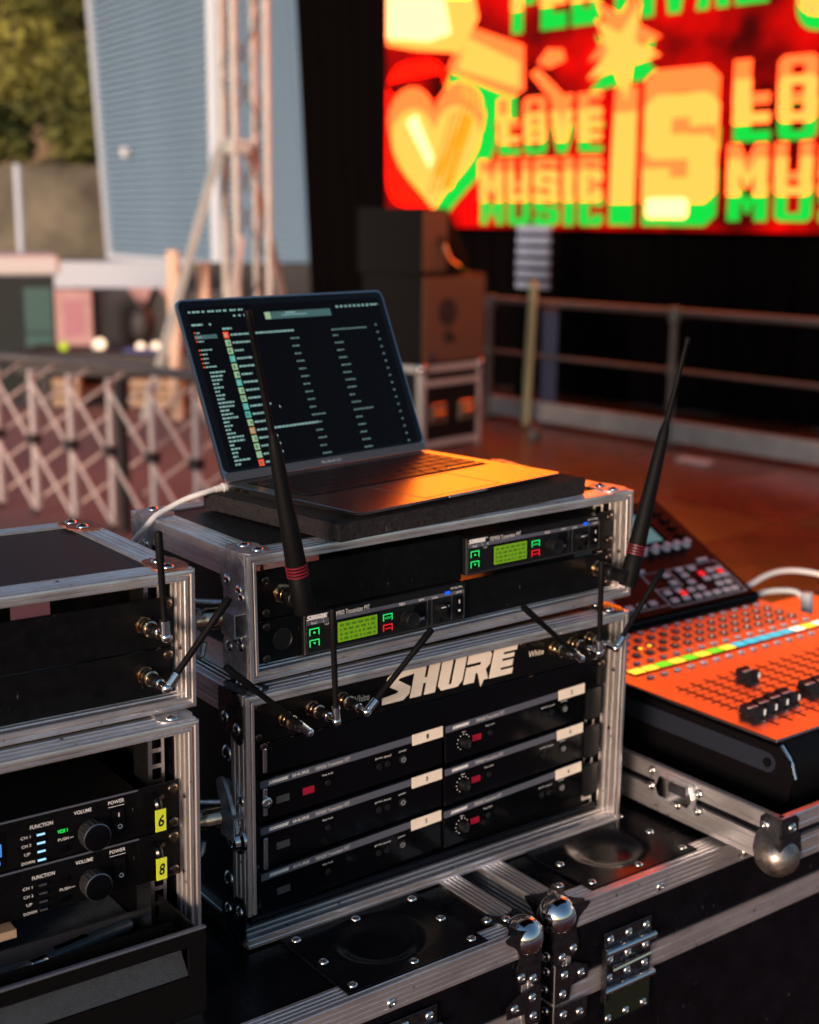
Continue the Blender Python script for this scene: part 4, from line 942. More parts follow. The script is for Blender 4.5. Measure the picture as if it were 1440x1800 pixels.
# ---- left stack, lower case with two intercom units and a pulled drawer
KW, KD, KH = .515, .26, .2755
rack_case('intercom_case', 'rack case at the frame edge holding the units numbered 6 and 8', KW, KD, KH, FK, 'aluminium edged rack cases')
def intercom(label, z1, num, lit):
    t = thing('intercom_unit', label, 'intercom', FK @ Matrix.Translation((.515, 0, z1)) , 'numbered intercom units')
    y = .0185; yf = y-.0003; h_ = .0452
    B().box(-.499, -.0115, y, y+.0022, -h_, 0, .0008).build('face', 'panel', t)
    B().box(-.49, -.052, y+.0023, .16, -h_+.001, -.001).build('housing', 'slot', t)
    B().box(-.499, -.052, yf-.0006, y, -.0016, -.0001).build('top_edge', 'strip', t)
    b = B()
    b.text('FUNCTION', -.1505, -.1305, -.0128, -.0094, yf, bold=.01).text('VOLUME', -.1115, -.0955, -.0096, -.0062, yf, bold=.01).text('POWER', -.0800, -.0650, -.0082, -.0048, yf, bold=.01)
    for k, s_ in enumerate(('CH 1', 'CH 2', 'UP', 'DOWN')):
        wd = (.0085, .0085, .0052, .0115)[k]; zc = -.0190-.0077*k; b.text(s_, -.1548-wd/2+(.0005*k), -.1548+wd/2+(.0005*k), zc-.0013, zc+.0013, yf)
    b.text('PUSH', -.1265, -.1170, -.0300, -.0274, yf).box(-.1160, -.1125, yf-.0002, yf, -.0289, -.0285)
    b.box(-.0800, -.0650, yf-.0002, yf, -.0107, -.0103).build('lettering', 'white', t, smooth=False)
    for k in range(4):
        o = B().box(-.1465, -.1375, yf-.0016, y, -.0205-.0077*k, -.0158-.0077*k, .0007).build('button', 'gloss', t)
        B().box(-.1455, -.1385, yf-.0020, yf-.0016, -.0192-.0077*k, -.0176-.0077*k).build('button_light', 'ledw' if lit else 'greystrip', o)
    for k, zc in enumerate((-.0205, -.0375)):
        o = B().box(-.1275, -.1180, yf-.0012, y, zc-.0032, zc+.0032, .0006).build('button', 'gloss', t)
        if lit and k == 0: b = B().text('VOX 1', -.1272, -.1183, zc-.0016, zc+.0018, yf-.0015, bold=.02); b.build('glow_text', 'vox', o, smooth=False)
    kn = (-.0969, yf, -.0285)
    pr = [(0, .0128), (.002, .0128)]
    o = B().lathe(kn, (0, -1, 0), [(0, .0120), (.0015, .0122), (.014, .0118)], 48).build('volume_knob', 'knurl', t)
    B().lathe((kn[0], kn[1]-.014, kn[2]), (0, -1, 0), [(0, .0118), (.0006, .0121), (.0012, .0117), (.0014, .0108), (.0012, 0)], 48).build('knob_face', 'gloss', o)
    b = B().lathe((kn[0], kn[1]-.0132, kn[2]), (0, -1, 0), [(0, .0119), (.0004, .0126), (.0014, .0126), (.0018, .0117), (.0012, .0112)], 48)
    for k in range(40):
        a = 2*math.pi*k/40; b.obox((kn[0]+.0121*math.cos(a), kn[1]-.002, kn[2]+.0121*math.sin(a)), (kn[0]+.0121*math.cos(a), kn[1]-.0130, kn[2]+.0121*math.sin(a)), .0008, .0008) if k % 2 else None
    b.build('knob_rim', 'teethrim', o)
    o = B().box(-.0785, -.0640, yf-.0008, y, -.0335, -.0125, .0008).build('power_switch', 'gloss', t)
    B().prism([(0, -.0310), (-.0035, -.0310), (-.0008, -.0220), (-.0014, -.0140), (0, -.0140)], (-.0765, yf, 0), (0, 1, 0), (0, 0, 1), (.0105, 0, 0)).build('rocker', 'mixerdark', o)
    b = B()
    if lit: b.box(-.0715, -.0708, yf-.0022, yf-.0015, -.0200, -.0165)
    P = [(-.0712+.0021*math.cos(a), -.0285+.0021*math.sin(a)) for a in [2*math.pi*k/16 for k in range(17)]]; Q = [(-.0712+.0015*math.cos(a), -.0285+.0015*math.sin(a)) for a in [2*math.pi*k/16 for k in range(17)]]
    b.plate(P+Q[::-1], yf-.0042, .0004); b.build('switch_mark', 'white', o, smooth=False)
    # strap handle with numbered sticker
    B().tube([(-.0375, y, -.0105), (-.0375, y-.006, -.0095), (-.0375, y-.011, -.014), (-.0375, y-.011, -.036), (-.0375, y-.006, -.0395), (-.0375, y, -.039)], .0040, 10, 2).build('pull_handle', 'gloss', t)
    o = B().box(-.0430, -.0330, y-.0165, y-.0155, -.0370, -.0165).build('number_sticker', 'yellowlab', t)
    b = B().text(num, -.0408, -.0352, -.0325, -.0215, y-.0168, bold=.015, shear=.15); b.build('number', 'marker', o, smooth=False)
    for zc in (-.0068, -.0388): rivet(t, (-.0182, y, zc), (0, -1, 0), .0052, 'screw', 'screw')
    for zc in (-.0125, -.030): B().cyl((-.0285, y-.0006, zc), (-.0285, y+.0001, zc), .0022, n=10).build('pilot_hole', 'brass', t)
    if lit:
        o = B().box(-.215, -.1725, yf-.0004, y, -.040, -.010).build('display', 'gloss', t)
        b = B().box(-.205, -.1760, yf-.0007, yf-.0004, -.0200, -.0192).box(-.205, -.1760, yf-.0007, yf-.0004, -.0300, -.0292).box(-.1768, -.1760, yf-.0007, yf-.0004, -.0300, -.0192).box(-.195, -.1775, yf-.0007, yf-.0004, -.0375, -.034)
        b.box(-.19, -.180, yf-.0007, yf-.0004, -.0255, -.0240); b.build('display_text', 'lcdblue', o, smooth=False)
    return t

intercom('intercom unit with lit white buttons and yellow sticker 6', -.0600, '6', True)
intercom('unlit intercom unit with yellow sticker 8 above the drawer', -.1062, '8', False)

# drawer pulled out below them
t = thing('pull_out_tray', 'black drawer pulled out below the intercom units, grey recessed grip', 'drawer', FK @ Matrix.Translation((.515, -.05, 0)))
B().box(-.505, -.0225, 0, .0025, -.2500, -.2130).box(-.505, -.0225, 0, .0025, -.1850, -.1715).box(-.0390, -.0225, 0, .0025, -.2130, -.1850).build('front_plate', 'mixerdark', t)
B().prism([(0, -.2130), (.022, -.1850), (.024, -.1850), (.002, -.2150)], (-.505, .0026, 0), (0, 1, 0), (0, 0, 1), (.4665, 0, 0)).build('grip_recess', 'drawerlip', t)
B().box(-.5055, -.0220, -.0008, .004, -.1714, -.1690, .0007).build('front_edge', 'strip', t)
B().box(-.505, -.0400, .0275, .029, -.213, -.1725).build('inner_front', 'slot', t)
for x in (-.500, -.028): B().box(x, x+.0018, .004, .24, -.2350, -.1735).build('side_wall', 'mixerdark', t)
B().box(-.4980, -.0282, .030, .24, -.2360, -.2330).build('base', 'mixerdark', t)
b = B().box(-.4980, -.0300, .0295, .24, -.2325, -.2190); b.build('foam_liner', 'greyfoam', t)
B().box(-.2, -.0315, .115, .118, -.2180, -.2030).build('divider', 'greystrip', t)
def pen(label, p, q, kind):
    t2 = thing('marker_pen', label, 'pen', FK @ Matrix.Translation((.515, 0, 0)))
    p, q = Vector(p), Vector(q); d = (q-p).normalized(); L = (q-p).length
    B().lathe(p+d*L*.36, d, [(0, .0058), (L*.02, .0064), (L*.60, .0064), (L*.635, .0058), (L*.64, 0)], 16).build('barrel', 'penblue', t2)
    B().lathe(p+d*L*.24, d, [(0, .0046), (.001, .0054), (L*.11, .0054), (L*.12, .0046)], 24).build('grip', 'rivet', t2)
    B().lathe(p, d, [(0, .0006), (L*.10, .0022), (L*.20, .0034), (L*.24, .0044)], 14).build('point', 'zinc', t2)
    a = p+d*L*.42+Vector((0, 0, .0072)); c = p+d*L*.66+Vector((0, 0, .0072))
    B().obox(a, c, .004, .0016, Vector((0, 0, 1))).build('clip', 'gloss', t2)

pen('dark mechanical pen with silver grip lying in the drawer', (-.1790, .0335+.004, -.2125), (-.0420, .0590+.004, -.2125), 0)
B().prism(rrect(-.080, .082, -.0150, .0150, .012), (-.097, .050, -.2189), (.983, .183, 0), (-.183, .983, 0), (0, 0, .0008)).build('pen_groove', 'slot', t)
bpy.data.objects['pen_groove'].matrix_local = Matrix.Translation((0, .05, 0))
o = B().lathe((-.30, .085, -.2010), (1, .05, 0), [(0, .016), (.120, .0165), (.138, .0160), (.142, .012), (.142, 0)], 24).build('flashlight', 'plastic', mw=FK @ Matrix.Translation((.515, 0, 0)))
tag(o, 'thick black cylinder lying in the drawer at the frame edge', 'flashlight')
tag(B().box(-.1995, -.1640, .024, .060, -.1700, -.1625).build('wooden_strip', 'wood', mw=FK @ Matrix.Translation((.515, 0, 0))), 'short wooden strip under unit 8 at the frame edge', 'strip')

# ------------------------------------------------------------------ trunks under everything
def dish(t, x0, x1, y0, y1, cx, cy, r):
    NX, NY = 34, 26; vs = []
    for j in range(NY):
        for i in range(NX):
            x = x0+(x1-x0)*i/(NX-1); y = y0+(y1-y0)*j/(NY-1)
            d = math.hypot((x-cx), (y-cy)*1.05)/r
            k = min(1, max(0, (1.0-d)/.5)); k = k*k*(3-2*k)
            vs.append((x, y, -.0+-.0+.0014-.008*k))
    b = B(); b.add(vs, [(j*NX+i, j*NX+i+1, (j+1)*NX+i+1, (j+1)*NX+i) for j in range(NY-1) for i in range(NX-1)])
    # skirt down to the board
    b.prism([(x0-.002, y0-.002), (x1+.002, y0-.002), (x1+.002, y0), (x0-.002, y0)], (0, 0, -.0015), (1, 0, 0), (0, 1, 0), (0, 0, .0027))
    b.prism([(x1, y0), (x1+.002, y0), (x1+.002, y1), (x1, y1)], (0, 0, -.0015), (1, 0, 0), (0, 1, 0), (0, 0, .0027))
    b.prism([(x0-.002, y0), (x0, y0), (x0, y1), (x0-.002, y1)], (0, 0, -.0015), (1, 0, 0), (0, 1, 0), (0, 0, .0027))
    return b.build('wheel_dish', 'dishplate', t, ang=60)


def trunk(name, label, xl, xr, y0, D, H, dishes, group, near_left):
    """xl..xr along the front, front face at y0, top at z = 0"""
    t = thing(name, label, 'flight case', FT, group); i = .0022; e = .028
    W = xr-xl; yb = y0+D; lid = .115
    holes = sorted(d[0:4] for d in dishes)
    # top board with openings for the pressed dishes
    b = B(); hx0, hx1, hy0, hy1 = holes[0]; hx0 += .012; hx1 -= .012; hy0 += .012; hy1 -= .012
    b.box(xl+i, hx0, y0+i, yb-i, -.010, -i).box(hx1, xr-i, y0+i, yb-i, -.010, -i).box(hx0, hx1, y0+i, hy0, -.010, -i).box(hx0, hx1, hy1, yb-i, -.010, -i)
    b.build('lid_board', 'trunklam', t, smooth=False)
    for nm, z0, z1 in (('lid', -lid, -.010), ('lower', -H, -lid-.003)):
        B().box(xl+i, xr-i, y0+i, y0+.010, z0, z1).build('front_board', 'trunklam', t)
        B().box(xl+i, xr-i, yb-.010, yb-i, z0, z1).build('back_board', 'trunklam', t)
        for x in (xl+i, xr-.010): B().box(x, x+.0078, y0+.010, yb-.010, z0, z1).build('side_board', 'trunklam', t)
    B().box(xl+i, xr-i, y0+i, yb-i, -H, -H+.010).build('floor_board', 'trunklam', t)
    ap = aprof(e, g_=.0007, grooves=(.22, .42, .62, .82))
    for y, sy in ((y0, 1), (yb, -1)):
        B().prism(ap, (xl, y, 0), (0, sy, 0), (0, 0, -1), (W, 0, 0)).build('edge_rail', 'alux', t, ang=20)
        B().prism(ap, (xl, y, -H), (0, sy, 0), (0, 0, 1), (W, 0, 0)).build('edge_rail', 'alux', t, ang=20)
        gr = [(0, -.002), (.0022, -.0022), (.0022, -.0075), (.0008, -.0085), (.0008, -.0125), (.0022, -.0135), (.0022, -.0195), (.0008, -.0205), (.0008, -.0245), (.0022, -.0255), (.0022, -.0310), (0, -.0312), (-.004, -.03), (-.004, -.004)]
        B().prism([(p-.0022, q) for p, q in gr], (xl, y, -lid+.030), (0, -sy, 0), (0, 0, 1), (W, 0, 0)).build('lid_rail', 'alux', t, ang=20)
    for x, sx in ((xl, 1), (xr, -1)):
        B().prism(ap, (x, y0+e, .0003), (sx, 0, 0), (0, 0, -1), (0, D-2*e, 0)).build('edge_rail', 'aluy', t, ang=20)
        B().prism([(p-.0022, q) for p, q in gr], (x, y0+.003, -lid+.030), (-sx, 0, 0), (0, 0, 1), (0, D-.006, 0)).build('lid_rail', 'aluy', t, ang=20)
        for y, sy in ((y0, 1), (yb, -1)):
            B().prism(aprof(e*.85, g_=.0007), (x-sx*.0003, y-sy*.0003, -e-.001), (sx, 0, 0), (0, sy, 0), (0, 0, -H+2*e)).build('edge_rail', 'aluz', t, ang=20)
            if y == y0 or True:
                o = ballcorner(t, (x, y, 0), sx, sy)
    for x in (xl+.12, xr-.12):
        for y in (y0+.12, yb-.12):
            o = B().cyl((x-.02, y, -H-.075), (x+.02, y, -H-.075), .055, n=20).build('castor_wheel', 'rubber', t)
            B().box(x-.05, x+.05, y-.05, y+.05, -H-.006, -H-.0005).box(x-.032, x-.025, y-.03, y+.03, -H-.09, -H-.006).box(x+.025, x+.032, y-.03, y+.03, -H-.09, -H-.006).build('castor_fork', 'zinc', o)
    for d in dishes:
        o = dish(t, *d)
        x0, x1, ya, ybb = d[:4]; m_ = .010
        for px, py in ((x0+m_, ya+m_), ((x0+x1)/2, ya+m_), (x1-m_, ya+m_), (x0+m_, (ya+ybb)/2), (x1-m_, (ya+ybb)/2), (x0+m_, ybb-m_), ((x0+x1)/2, ybb-m_), (x1-m_, ybb-m_)):
            rivet(o, (px, py, .0014), (0, 0, 1), .0050)
    return t
def ballcorner(t, c, sx, sy):
    x, y, z = c; th = .0015
    o = B().sphere((x+sx*.0125, y+sy*.0125, z-.0125), .0215, u=28, v=18).build('ball_corner', 'ballmetal', t, ang=80)
    lob2 = [(-.001, -.001), (.024, -.001), (.042, -.001), (.050, .002), (.044, .008), (.034, .014), (.029, .024), (.030, .034), (.034, .044), (.031, .056), (.022, .060), (.017, .054), (.012, .062), (.004, .066), (-.001, .064), (-.001, .03)]
    tp = [(-th, -th), (.020, -th), (.040, -th), (.044, .003), (.036, .008), (.031, .018), (.035, .028), (.046, .033), (.047, .044), (.036, .047), (.029, .041), (.020, .036), (.008, .038), (-th, .046), (-th, .02)]
    b = B()
    b.prism(soft(tp), (x, y, z), (sx, 0, 0), (0, sy, 0), (0, 0, th))
    b.prism(soft(lob2), (x, y, z), (sx, 0, 0), (0, 0, -1), (0, -sy*th, 0))
    b.prism(soft(lob2), (x, y, z), (0, sy, 0), (0, 0, -1), (-sx*th, 0, 0))
    b.build('corner_plate', 'darkzinc', o, ang=30)
    for a_, c_ in ((.026, .050), (.010, .056)):
        rivet(o, (x+sx*a_, y-sy*th, z-c_), (0, -sy, 0), .0052); rivet(o, (x-sx*th, y+sy*a_, z-c_), (-sx, 0, 0), .0052)
    for a_, c_ in ((.040, .039), (.022, .030)): rivet(o, (x+sx*a_, y+sy*c_, z+th), (0, 0, 1), .0052)
    return o
A = trunk('black_trunk', 'wide black trunk under the two rack stacks, nearer the drawer', -1.05, .2650, -.1270, .60, .95, [(.034, .199, -.117, .004, .112, -.052, .052)], 'black flight trunks', False)
Bt = trunk('black_trunk', 'black trunk under the mixing desk tray with a riveted latch', .2970, 1.62, -.1150, .60, .95, [(.362, .526, -.101, .022, .444, -.040, .052)], 'black flight trunks', True)
def latch(t, x0, x1, y, z0, z1):
    H = z1-z0
    o = B().box(x0, x1, y-.0035, y-.0023, z0+H*.30, z1, .0004).build('latch_plate', 'darkzinc', t)
    B().plate([(x0+.004, z0), (x1, z0), (x1, z0+H*.30), (x0+.004, z0+H*.30)], y-.0042, .0012).build('latch_flap', 'greenlatch', t)
    for f in (.80, .38): B().cyl((x0-.002, y-.0065, z0+H*f), (x1+.002, y-.0065, z0+H*f), .0045, n=12).build('hinge_barrel', 'chrome', t)
    B().box(x0-.003, x0-.0005, y-.010, y-.002, z0+H*.26, z0+H*.84, .001).build('latch_cheek', 'darkzinc', t)
    b = B()
    for k in range(3): b.obox((x0+.012+.018*k, y-.0065, z0+H*.62), (x0+.026+.018*k, y-.0065, z0+H*.60), .004, .003)
    b.cyl((x0+.008, y-.008, z0+H*.60), (x1-.006, y-.008, z0+H*.62), .0026, n=8).build('spring_bar', 'chrome', t)
    for fz in (.92, .70, .50, .05):
        for fx in (.12, .5, .88): rivet(o, (x0+(x1-x0)*fx, y-.0042 if fz < .1 else y-.0035, z0+H*fz), (0, -1, 0), .0050)
latch(Bt, .368, .441, -.115, -.158, -.048)
latch(A, .050, .128, -.127, -.150, -.038)
def brace(t, x0, sx, y, z):
    """riveted L plates at the trunk corner, above and below the lid joint"""
    for zt, H in ((z, .044), (z-.047, .060)):
        o = B().plate([(x0, zt-H), (x0+sx*.020, zt-H), (x0+sx*.022, zt-.028), (x0+sx*.046, zt-.026), (x0+sx*.047, zt-.002 if H > .05 else zt-.012), (x0+sx*.028, zt-.002), (x0, zt)], y-.0038, .0014).build('corner_brace', 'darkzinc', t)
        for px, pz in ((.010, H-.010), (.012, .012), (.036, .017)): rivet(o, (x0+sx*px, y-.0038, zt-pz), (0, -1, 0), .0052)
        o = B().prism([(0, 0), (.040, -.002), (.040, -H), (0, -H)], (x0, y, zt), (0, 1, 0), (0, 0, 1), (-sx*.0016, 0, 0)).build('corner_brace', 'darkzinc', t)
        for py, pz in ((.010, .010), (.028, .012), (.012, H-.012)): rivet(o, (x0-sx*.0018, y+py, zt-pz), (-sx, 0, 0), .0052)
brace(Bt, .2972, 1, -.115, -.064); brace(A, .2648, -1, -.127, -.064)
for x in (.455, .60, .80): rivet(Bt, (x, -.1152, -.019), (0, -1, 0), .0050)
for x in (.075, -.12): rivet(A, (x, -.1272, -.019), (0, -1, 0), .0050)
bpy.data.objects['black_trunk.001']['label'] = 'black trunk under the mixing desk tray with a riveted latch and clear front rail'

# ------------------------------------------------------------------ foam pad and laptop
t = B()
P = [(.1000, -.008), (.452, .0175), (.4245, .2430), (.0690, .2165)]
top = [(.1010, -.0075), (.4555, .0185), (.428, .2425), (.0697, .2160)]
b = B(); zt = .0185
n8 = 26
def lerp(a, c, k): return (a[0]+(c[0]-a[0])*k, a[1]+(c[1]-a[1])*k)
ring0, ring1, ring2 = [], [], []
rr = random.Random(3)
for k in range(4):
    for q in range(n8):
        p = lerp(P[k], P[(k+1) % 4], q/n8); s_ = lerp(top[k], top[(k+1) % 4], q/n8)
        j = rr.uniform(-.0007, .0007)
        ring0.append((p[0]+j, p[1]+j, .0006)); m_ = ((p[0]+s_[0])/2+rr.uniform(-.001, .001), (p[1]+s_[1])/2+rr.uniform(-.001, .001)); ring1.append((m_[0], m_[1], zt*.55)); ring2.append((s_[0]+rr.uniform(-.0006, .0006), s_[1]+rr.uniform(-.0006, .0006), zt+rr.uniform(-.0005, .0004)))
b.rings([ring0, ring1, ring2])
t.bm.free()
tag(b.build('foam_pad', 'foam', mw=FU, ang=50), 'thick black foam pad lying under the laptop', 'foam pad')

LAPW, LAPD = .3146, .2197
lap = thing('laptop', 'open grey laptop with a dark music list on its screen', 'laptop', FP)
rp = rrect(0, LAPW, 0, LAPD, .009, 5)
b = B()
b.rings([[(x, y, -.0042-.0068*(y/LAPD)) for x, y in rrect(.006, LAPW-.006, .006, LAPD-.004, .009, 5)], [(x, y, -.0030-.0045*(y/LAPD)) for x, y in rrect(.0012, LAPW-.0012, .0012, LAPD-.0006, .009, 5)], [(x, y, -.0006) for x, y in rp], [(x, y, 0) for x, y in rrect(.0005, LAPW-.0005, .0005, LAPD-.0005, .009, 5)]])
base = b.build('base', 'laptop', lap, ang=40)
kb = B().box(.017, LAPW-.017, .098, .2035, -.0002, .0003).build('keyboard_well', 'lapdark', base)
km = None
rows = [(.190, .0105, 14, .0), (.1715, .0155, 14, .0), (.1530, .0155, 14, .0), (.1345, .0155, 13, .0), (.1160, .0155, 12, .0)]
def key(x, y, w_, h_):
    o = B().box(x, x+w_, y, y+h_, .0003, .0013, .0005).build('key', 'key', kb); return o
for y, h_, n, off in rows:
    pitch = (LAPW-.038)/n
    for k in range(n): key(.019+pitch*k+.0008, y, pitch-.0018, h_)
x = .019
for wk in (.0165, .0165, .0165, .021, .098, .021, .0165): key(x, .0995, wk, .0145); x += wk+.0022
for k in range(3): key(x+.0185*k, .0995 if k != 1 else .0995, .0165, .0072)
b = B(); x0, x1, y0, y1 = .0985, .2165, .0085, .0905
for q in ((x0, x1, y0, y0+.0006), (x0, x1, y1, y1+.0006), (x0, x0+.0006, y0, y1), (x1, x1+.0006, y0, y1)): b.box(q[0], q[1], q[2], q[3], -.0002, .00025)
b.build('touchpad_edge', 'greystrip', base)
B().box(LAPW/2-.03, LAPW/2+.03, -.0004, .004, -.003, -.0001, .0008).build('lid_notch', 'zinc', base)
for y in (.196, .181): B().prism(rrect(y-.0045, y+.0045, -.0058, -.0032, .0012), (0.0002, 0, 0), (0, 1, 0), (0, 0, 1), (-.0003, 0, 0)).build('side_port', 'slot', base)
LA = math.radians(66.97)
FLID = Matrix.Translation((0, .2170, .0012)) @ Matrix.Rotation(LA-math.pi/2, 4, 'X').inverted()
FLID = Matrix.Translation((0, .2170, .0012)) @ Matrix(((1, 0, 0), (0, math.sin(LA), math.cos(LA)), (0, -math.cos(LA), math.sin(LA)))).to_4x4()
LIDH = .2105
b = B().prism(rrect(0, LAPW, 0, LIDH, .009, 5), (0, .0, 0), (1, 0, 0), (0, 0, 1), (0, .0042, 0)); lid = b.build('lid', 'laptop', lap, ang=40, mw=FLID)
B().prism(rrect(.0022, LAPW-.0022, .0095, LIDH-.0022, .0075, 5), (0, -.0004, 0), (1, 0, 0), (0, 0, 1), (0, .0005, 0)).build('bezel', 'lapdark', lid)
B().prism(rrect(.0022, LAPW-.0022, .0004, .0093, .001, 3), (0, -.0003, 0), (1, 0, 0), (0, 0, 1), (0, .0005, 0)).build('chin', 'lapchin', lid)

o = B().box(.0115, .3035, -.0007, -.0004, .0125, .2005).build('display', 'scr', lid)
b = B(); b.text('MacBook Air', .1420, .1725, .0030, .0066, -.0006, bold=.005); b.build('lettering', 'greyprint', lid, smooth=False)
yd = -.0009; rr = random.Random(11)
bt, bd_ = B(), B()
def dash(b, x, z, ln, h_=.0016):
    """a line of tiny text: word sized dashes"""
    e = x+ln
    while x < e-.0006:
        w_ = min(rr.uniform(.0020, .0060), e-x); b.box(x, x+w_, yd, yd+.0002, z-h_/2, z+h_/2); x += w_+.0011
for x, ln in ((.0125, .003), (.018, .010), (.031, .005), (.039, .009), (.051, .007), (.061, .006), (.070, .009), (.082, .008)): dash(bt, x, .1950, ln, .0022)
for k in range(8): bt.box(.231+k*.0072, .2345+k*.0072, yd, yd+.0002, .1905, .1932)
dash(bt, .2880, .1920, .013, .0020)
for k in range(3): bt.box(.073+k*.0075, .0762+k*.0075, yd, yd+.0002, .1872, .1893)
B().box(.1185, .2205, yd-.0001, yd+.0002, .1812, .1902).build('player_bar', 'scrbar', o)
B().box(.1185, .1265, yd-.0003, yd, .1815, .1900).build('cover_picture', 'thumb_green', o)
b = B(); b.box(.150, .165, yd-.0004, yd, .1875, .1890).box(.143, .182, yd-.0004, yd, .1850, .1860); b.build('player_text', 'scrtext', o)
dash(bt, .0125, .1800, .015, .0024); bt.box(.0365, .0390, yd, yd+.0002, .1785, .1810)
for z, ln in ((.1705, .006), (.1655, .006), (.1605, .007), (.1505, .016), (.1455, .007), (.1405, .007), (.1355, .006), (.1308, .015)): dash(bt, .0160, z, ln)
B().box(.0125, .043, yd+.0001, yd+.0002, .1632, .1680).build('highlight_row', 'scrbar', o)
b = B()
for z in (.1708, .1657, .1607, .1505, .1455, .1405, .1355, .1308): b.box(.0130, .0146, yd, yd+.0002, z-.0009, z+.0009)
b.build('sidebar_icons', 'thumb_red', o)
for k in range(25): dash(bt, .0195, .1240-k*.00445, rr.choice((.008, .010, .012, .014, .016, .007, .022)), .0020)
tm = ['thumb_red', 'thumb_green', 'thumb_green', 'thumb_teal', 'thumb_green', 'thumb_green', 'thumb_teal', 'thumb_green', 'thumb_green', 'thumb_teal', 'thumb_teal', 'thumb_green', 'thumb_tan', 'thumb_green', 'thumb_green', 'thumb_green', 'thumb_red']
dash(bt, .0530, .1735, .013, .0024)
for k, m_ in enumerate(tm):
    z = .1660-k*.00942
    th_ = B().box(.0520, .0592, yd-.0001, yd+.0002, z-.0037, z+.0037).build('thumbnail', m_, o)
    B().box(.0535+.002*(k % 2), .0560+.0016*(k % 2), yd-.0003, yd-.0001, z-.0020, z+.0016).build('thumbnail_picture', 'scrbar' if k % 3 else 'scrtext', th_)
    dash(bt, .0620, z, .093 if k in (0, 12) else rr.uniform(.012, .030), .0022)
    zz = z-.0006
    if k: dash(bd_, .1470, zz-.0090+.0094, rr.uniform(.009, .014) if k != 11 else .022); dash(bd_, .2135, zz, rr.uniform(.008, .016) if k != 11 else .032)
    else: dash(bd_, .2135, .1632, .058)
    bd_.box(.2865, .2895, yd, yd+.0002, zz-.0009, zz+.0009)
bt.build('screen_text', 'scrtext', o, smooth=False); bd_.build('screen_text', 'scrdim', o, smooth=False)
b = B(); b.plate([(.1025, .0790), (.1043, .0755), (.1030, .0757)], yd-.0002, .0002); b.build('pointer', 'white', o)

# charging cable
c = thing('charging_cable', 'white charging cable plugged into the side of the laptop', 'cable')
uc = [(.0911, .2075, .0225), (.0760, .2040, .0222), (.0590, .2010, .0205), (.0400, .2040, .0160), (.0180, .2030, .0085), (.0010, .1980, .0038), (-.0060, .1990, -.0040), (-.0090, .2130, -.0160), (-.0100, .2300, -.0280), (-.0110, .2420, -.0450), (-.0150, .25, -.12), (-.03, .27, -.38)]
B().tube([FU @ Vector(p) for p in uc], .0031, 12, 2).build('cord', 'cable', c)
B().tube([FU @ Vector((.1180, .2110, .0222)), FU @ Vector((.0880, .2068, .0225))], .0050, 14).build('plug', 'whitepl', c)
B().tube([FU @ Vector((.0885, .2069, .0225)), FU @ Vector((.0770, .2043, .0222))], [.0042, .0034], 12).build('strain_relief', 'cable', c)

# ------------------------------------------------------------------ mixing desk in its tray
tray = thing('desk_tray', 'shallow aluminium edged tray holding the mixing desk, ball corner hanging over the trunk', 'case tray', FT)
TX0, TX1, TY0, TY1, TH = .5605, 1.165, -.1930, .52, .0640
B().box(TX0+.004, TX1-.004, TY0+.004, TY1-.004, .0045, .0125).build('base_board', 'trunklam', tray)
B().box(TX0+.0025, TX1-.0025, TY0+.0025, TY0+.010, .010, TH-.002).box(TX0+.0025, TX1-.0025, TY1-.010, TY1-.0025, .010, TH-.002).box(TX0+.0025, TX0+.010, TY0+.010, TY1-.010, .010, TH-.002).box(TX1-.010, TX1-.0025, TY0+.010, TY1-.010, .010, TH-.002).build('side_boards', 'trunklam', tray)
gr2 = [(0, 0), (.0022, .0004), (.0022, .0060), (.0012, .0068), (.0012, .0100), (.0022, .0108), (.0022, .0190), (.0006, .0205), (-.006, .0205), (-.006, 0)]
lo2 = [(0, .001), (.0022, .0014), (.0022, .0080), (.0012, .0088), (.0012, .0125), (.0022, .0133), (.0022, .0230), (.0012, .0238), (.0012, .0270), (.0022, .0280), (.0022, .0300), (-.003, .0300), (-.003, .001)]
for pol, z0 in ((gr2, TH-.0205), (lo2, .0045)):
    B().prism(pol, (TX0, TY0, z0), (0, -1, 0), (0, 0, 1), (TX1-TX0, 0, 0)).build('edge_rail', 'alux', tray, ang=20)
    B().prism(pol, (TX0, TY0, z0), (-1, 0, 0), (0, 0, 1), (0, TY1-TY0, 0)).build('edge_rail', 'aluy', tray, ang=20)
    B().prism(pol, (TX1, TY0, z0), (1, 0, 0), (0, 0, 1), (0, TY1-TY0, 0)).build('edge_rail', 'aluy', tray, ang=20)
    B().prism(pol, (TX0, TY1, z0), (0, 1, 0), (0, 0, 1), (TX1-TX0, 0, 0)).build('edge_rail', 'alux', tray, ang=20)
b = B().sphere((TX0+.012, TY0+.012, .012), .0255, (1, 1, .95), u=28, v=18); bc = b.build('ball_corner', 'wornball', tray, ang=80)
pl = [(-.0028, TH), (.020, TH), (.026, TH-.006), (.026, TH-.020), (.031, TH-.028), (.034, .018), (.030, .0035), (-.0028, .0035)]
b = B().prism(pl, (TX0, TY0-.0024, 0), (1, 0, 0), (0, 0, 1), (0, -.0016, 0)).prism(pl, (TX0-.0024, TY0, 0), (0, 1, 0), (0, 0, 1), (-.0016, 0, 0)); b.build('corner_plate', 'darkzinc', bc)
rivet(bc, (TX0+.015, TY0-.0040, TH-.014), (0, -1, 0), .0062); rivet(bc, (TX0-.0040, TY0+.018, TH-.014), (-1, 0, 0), .0062)
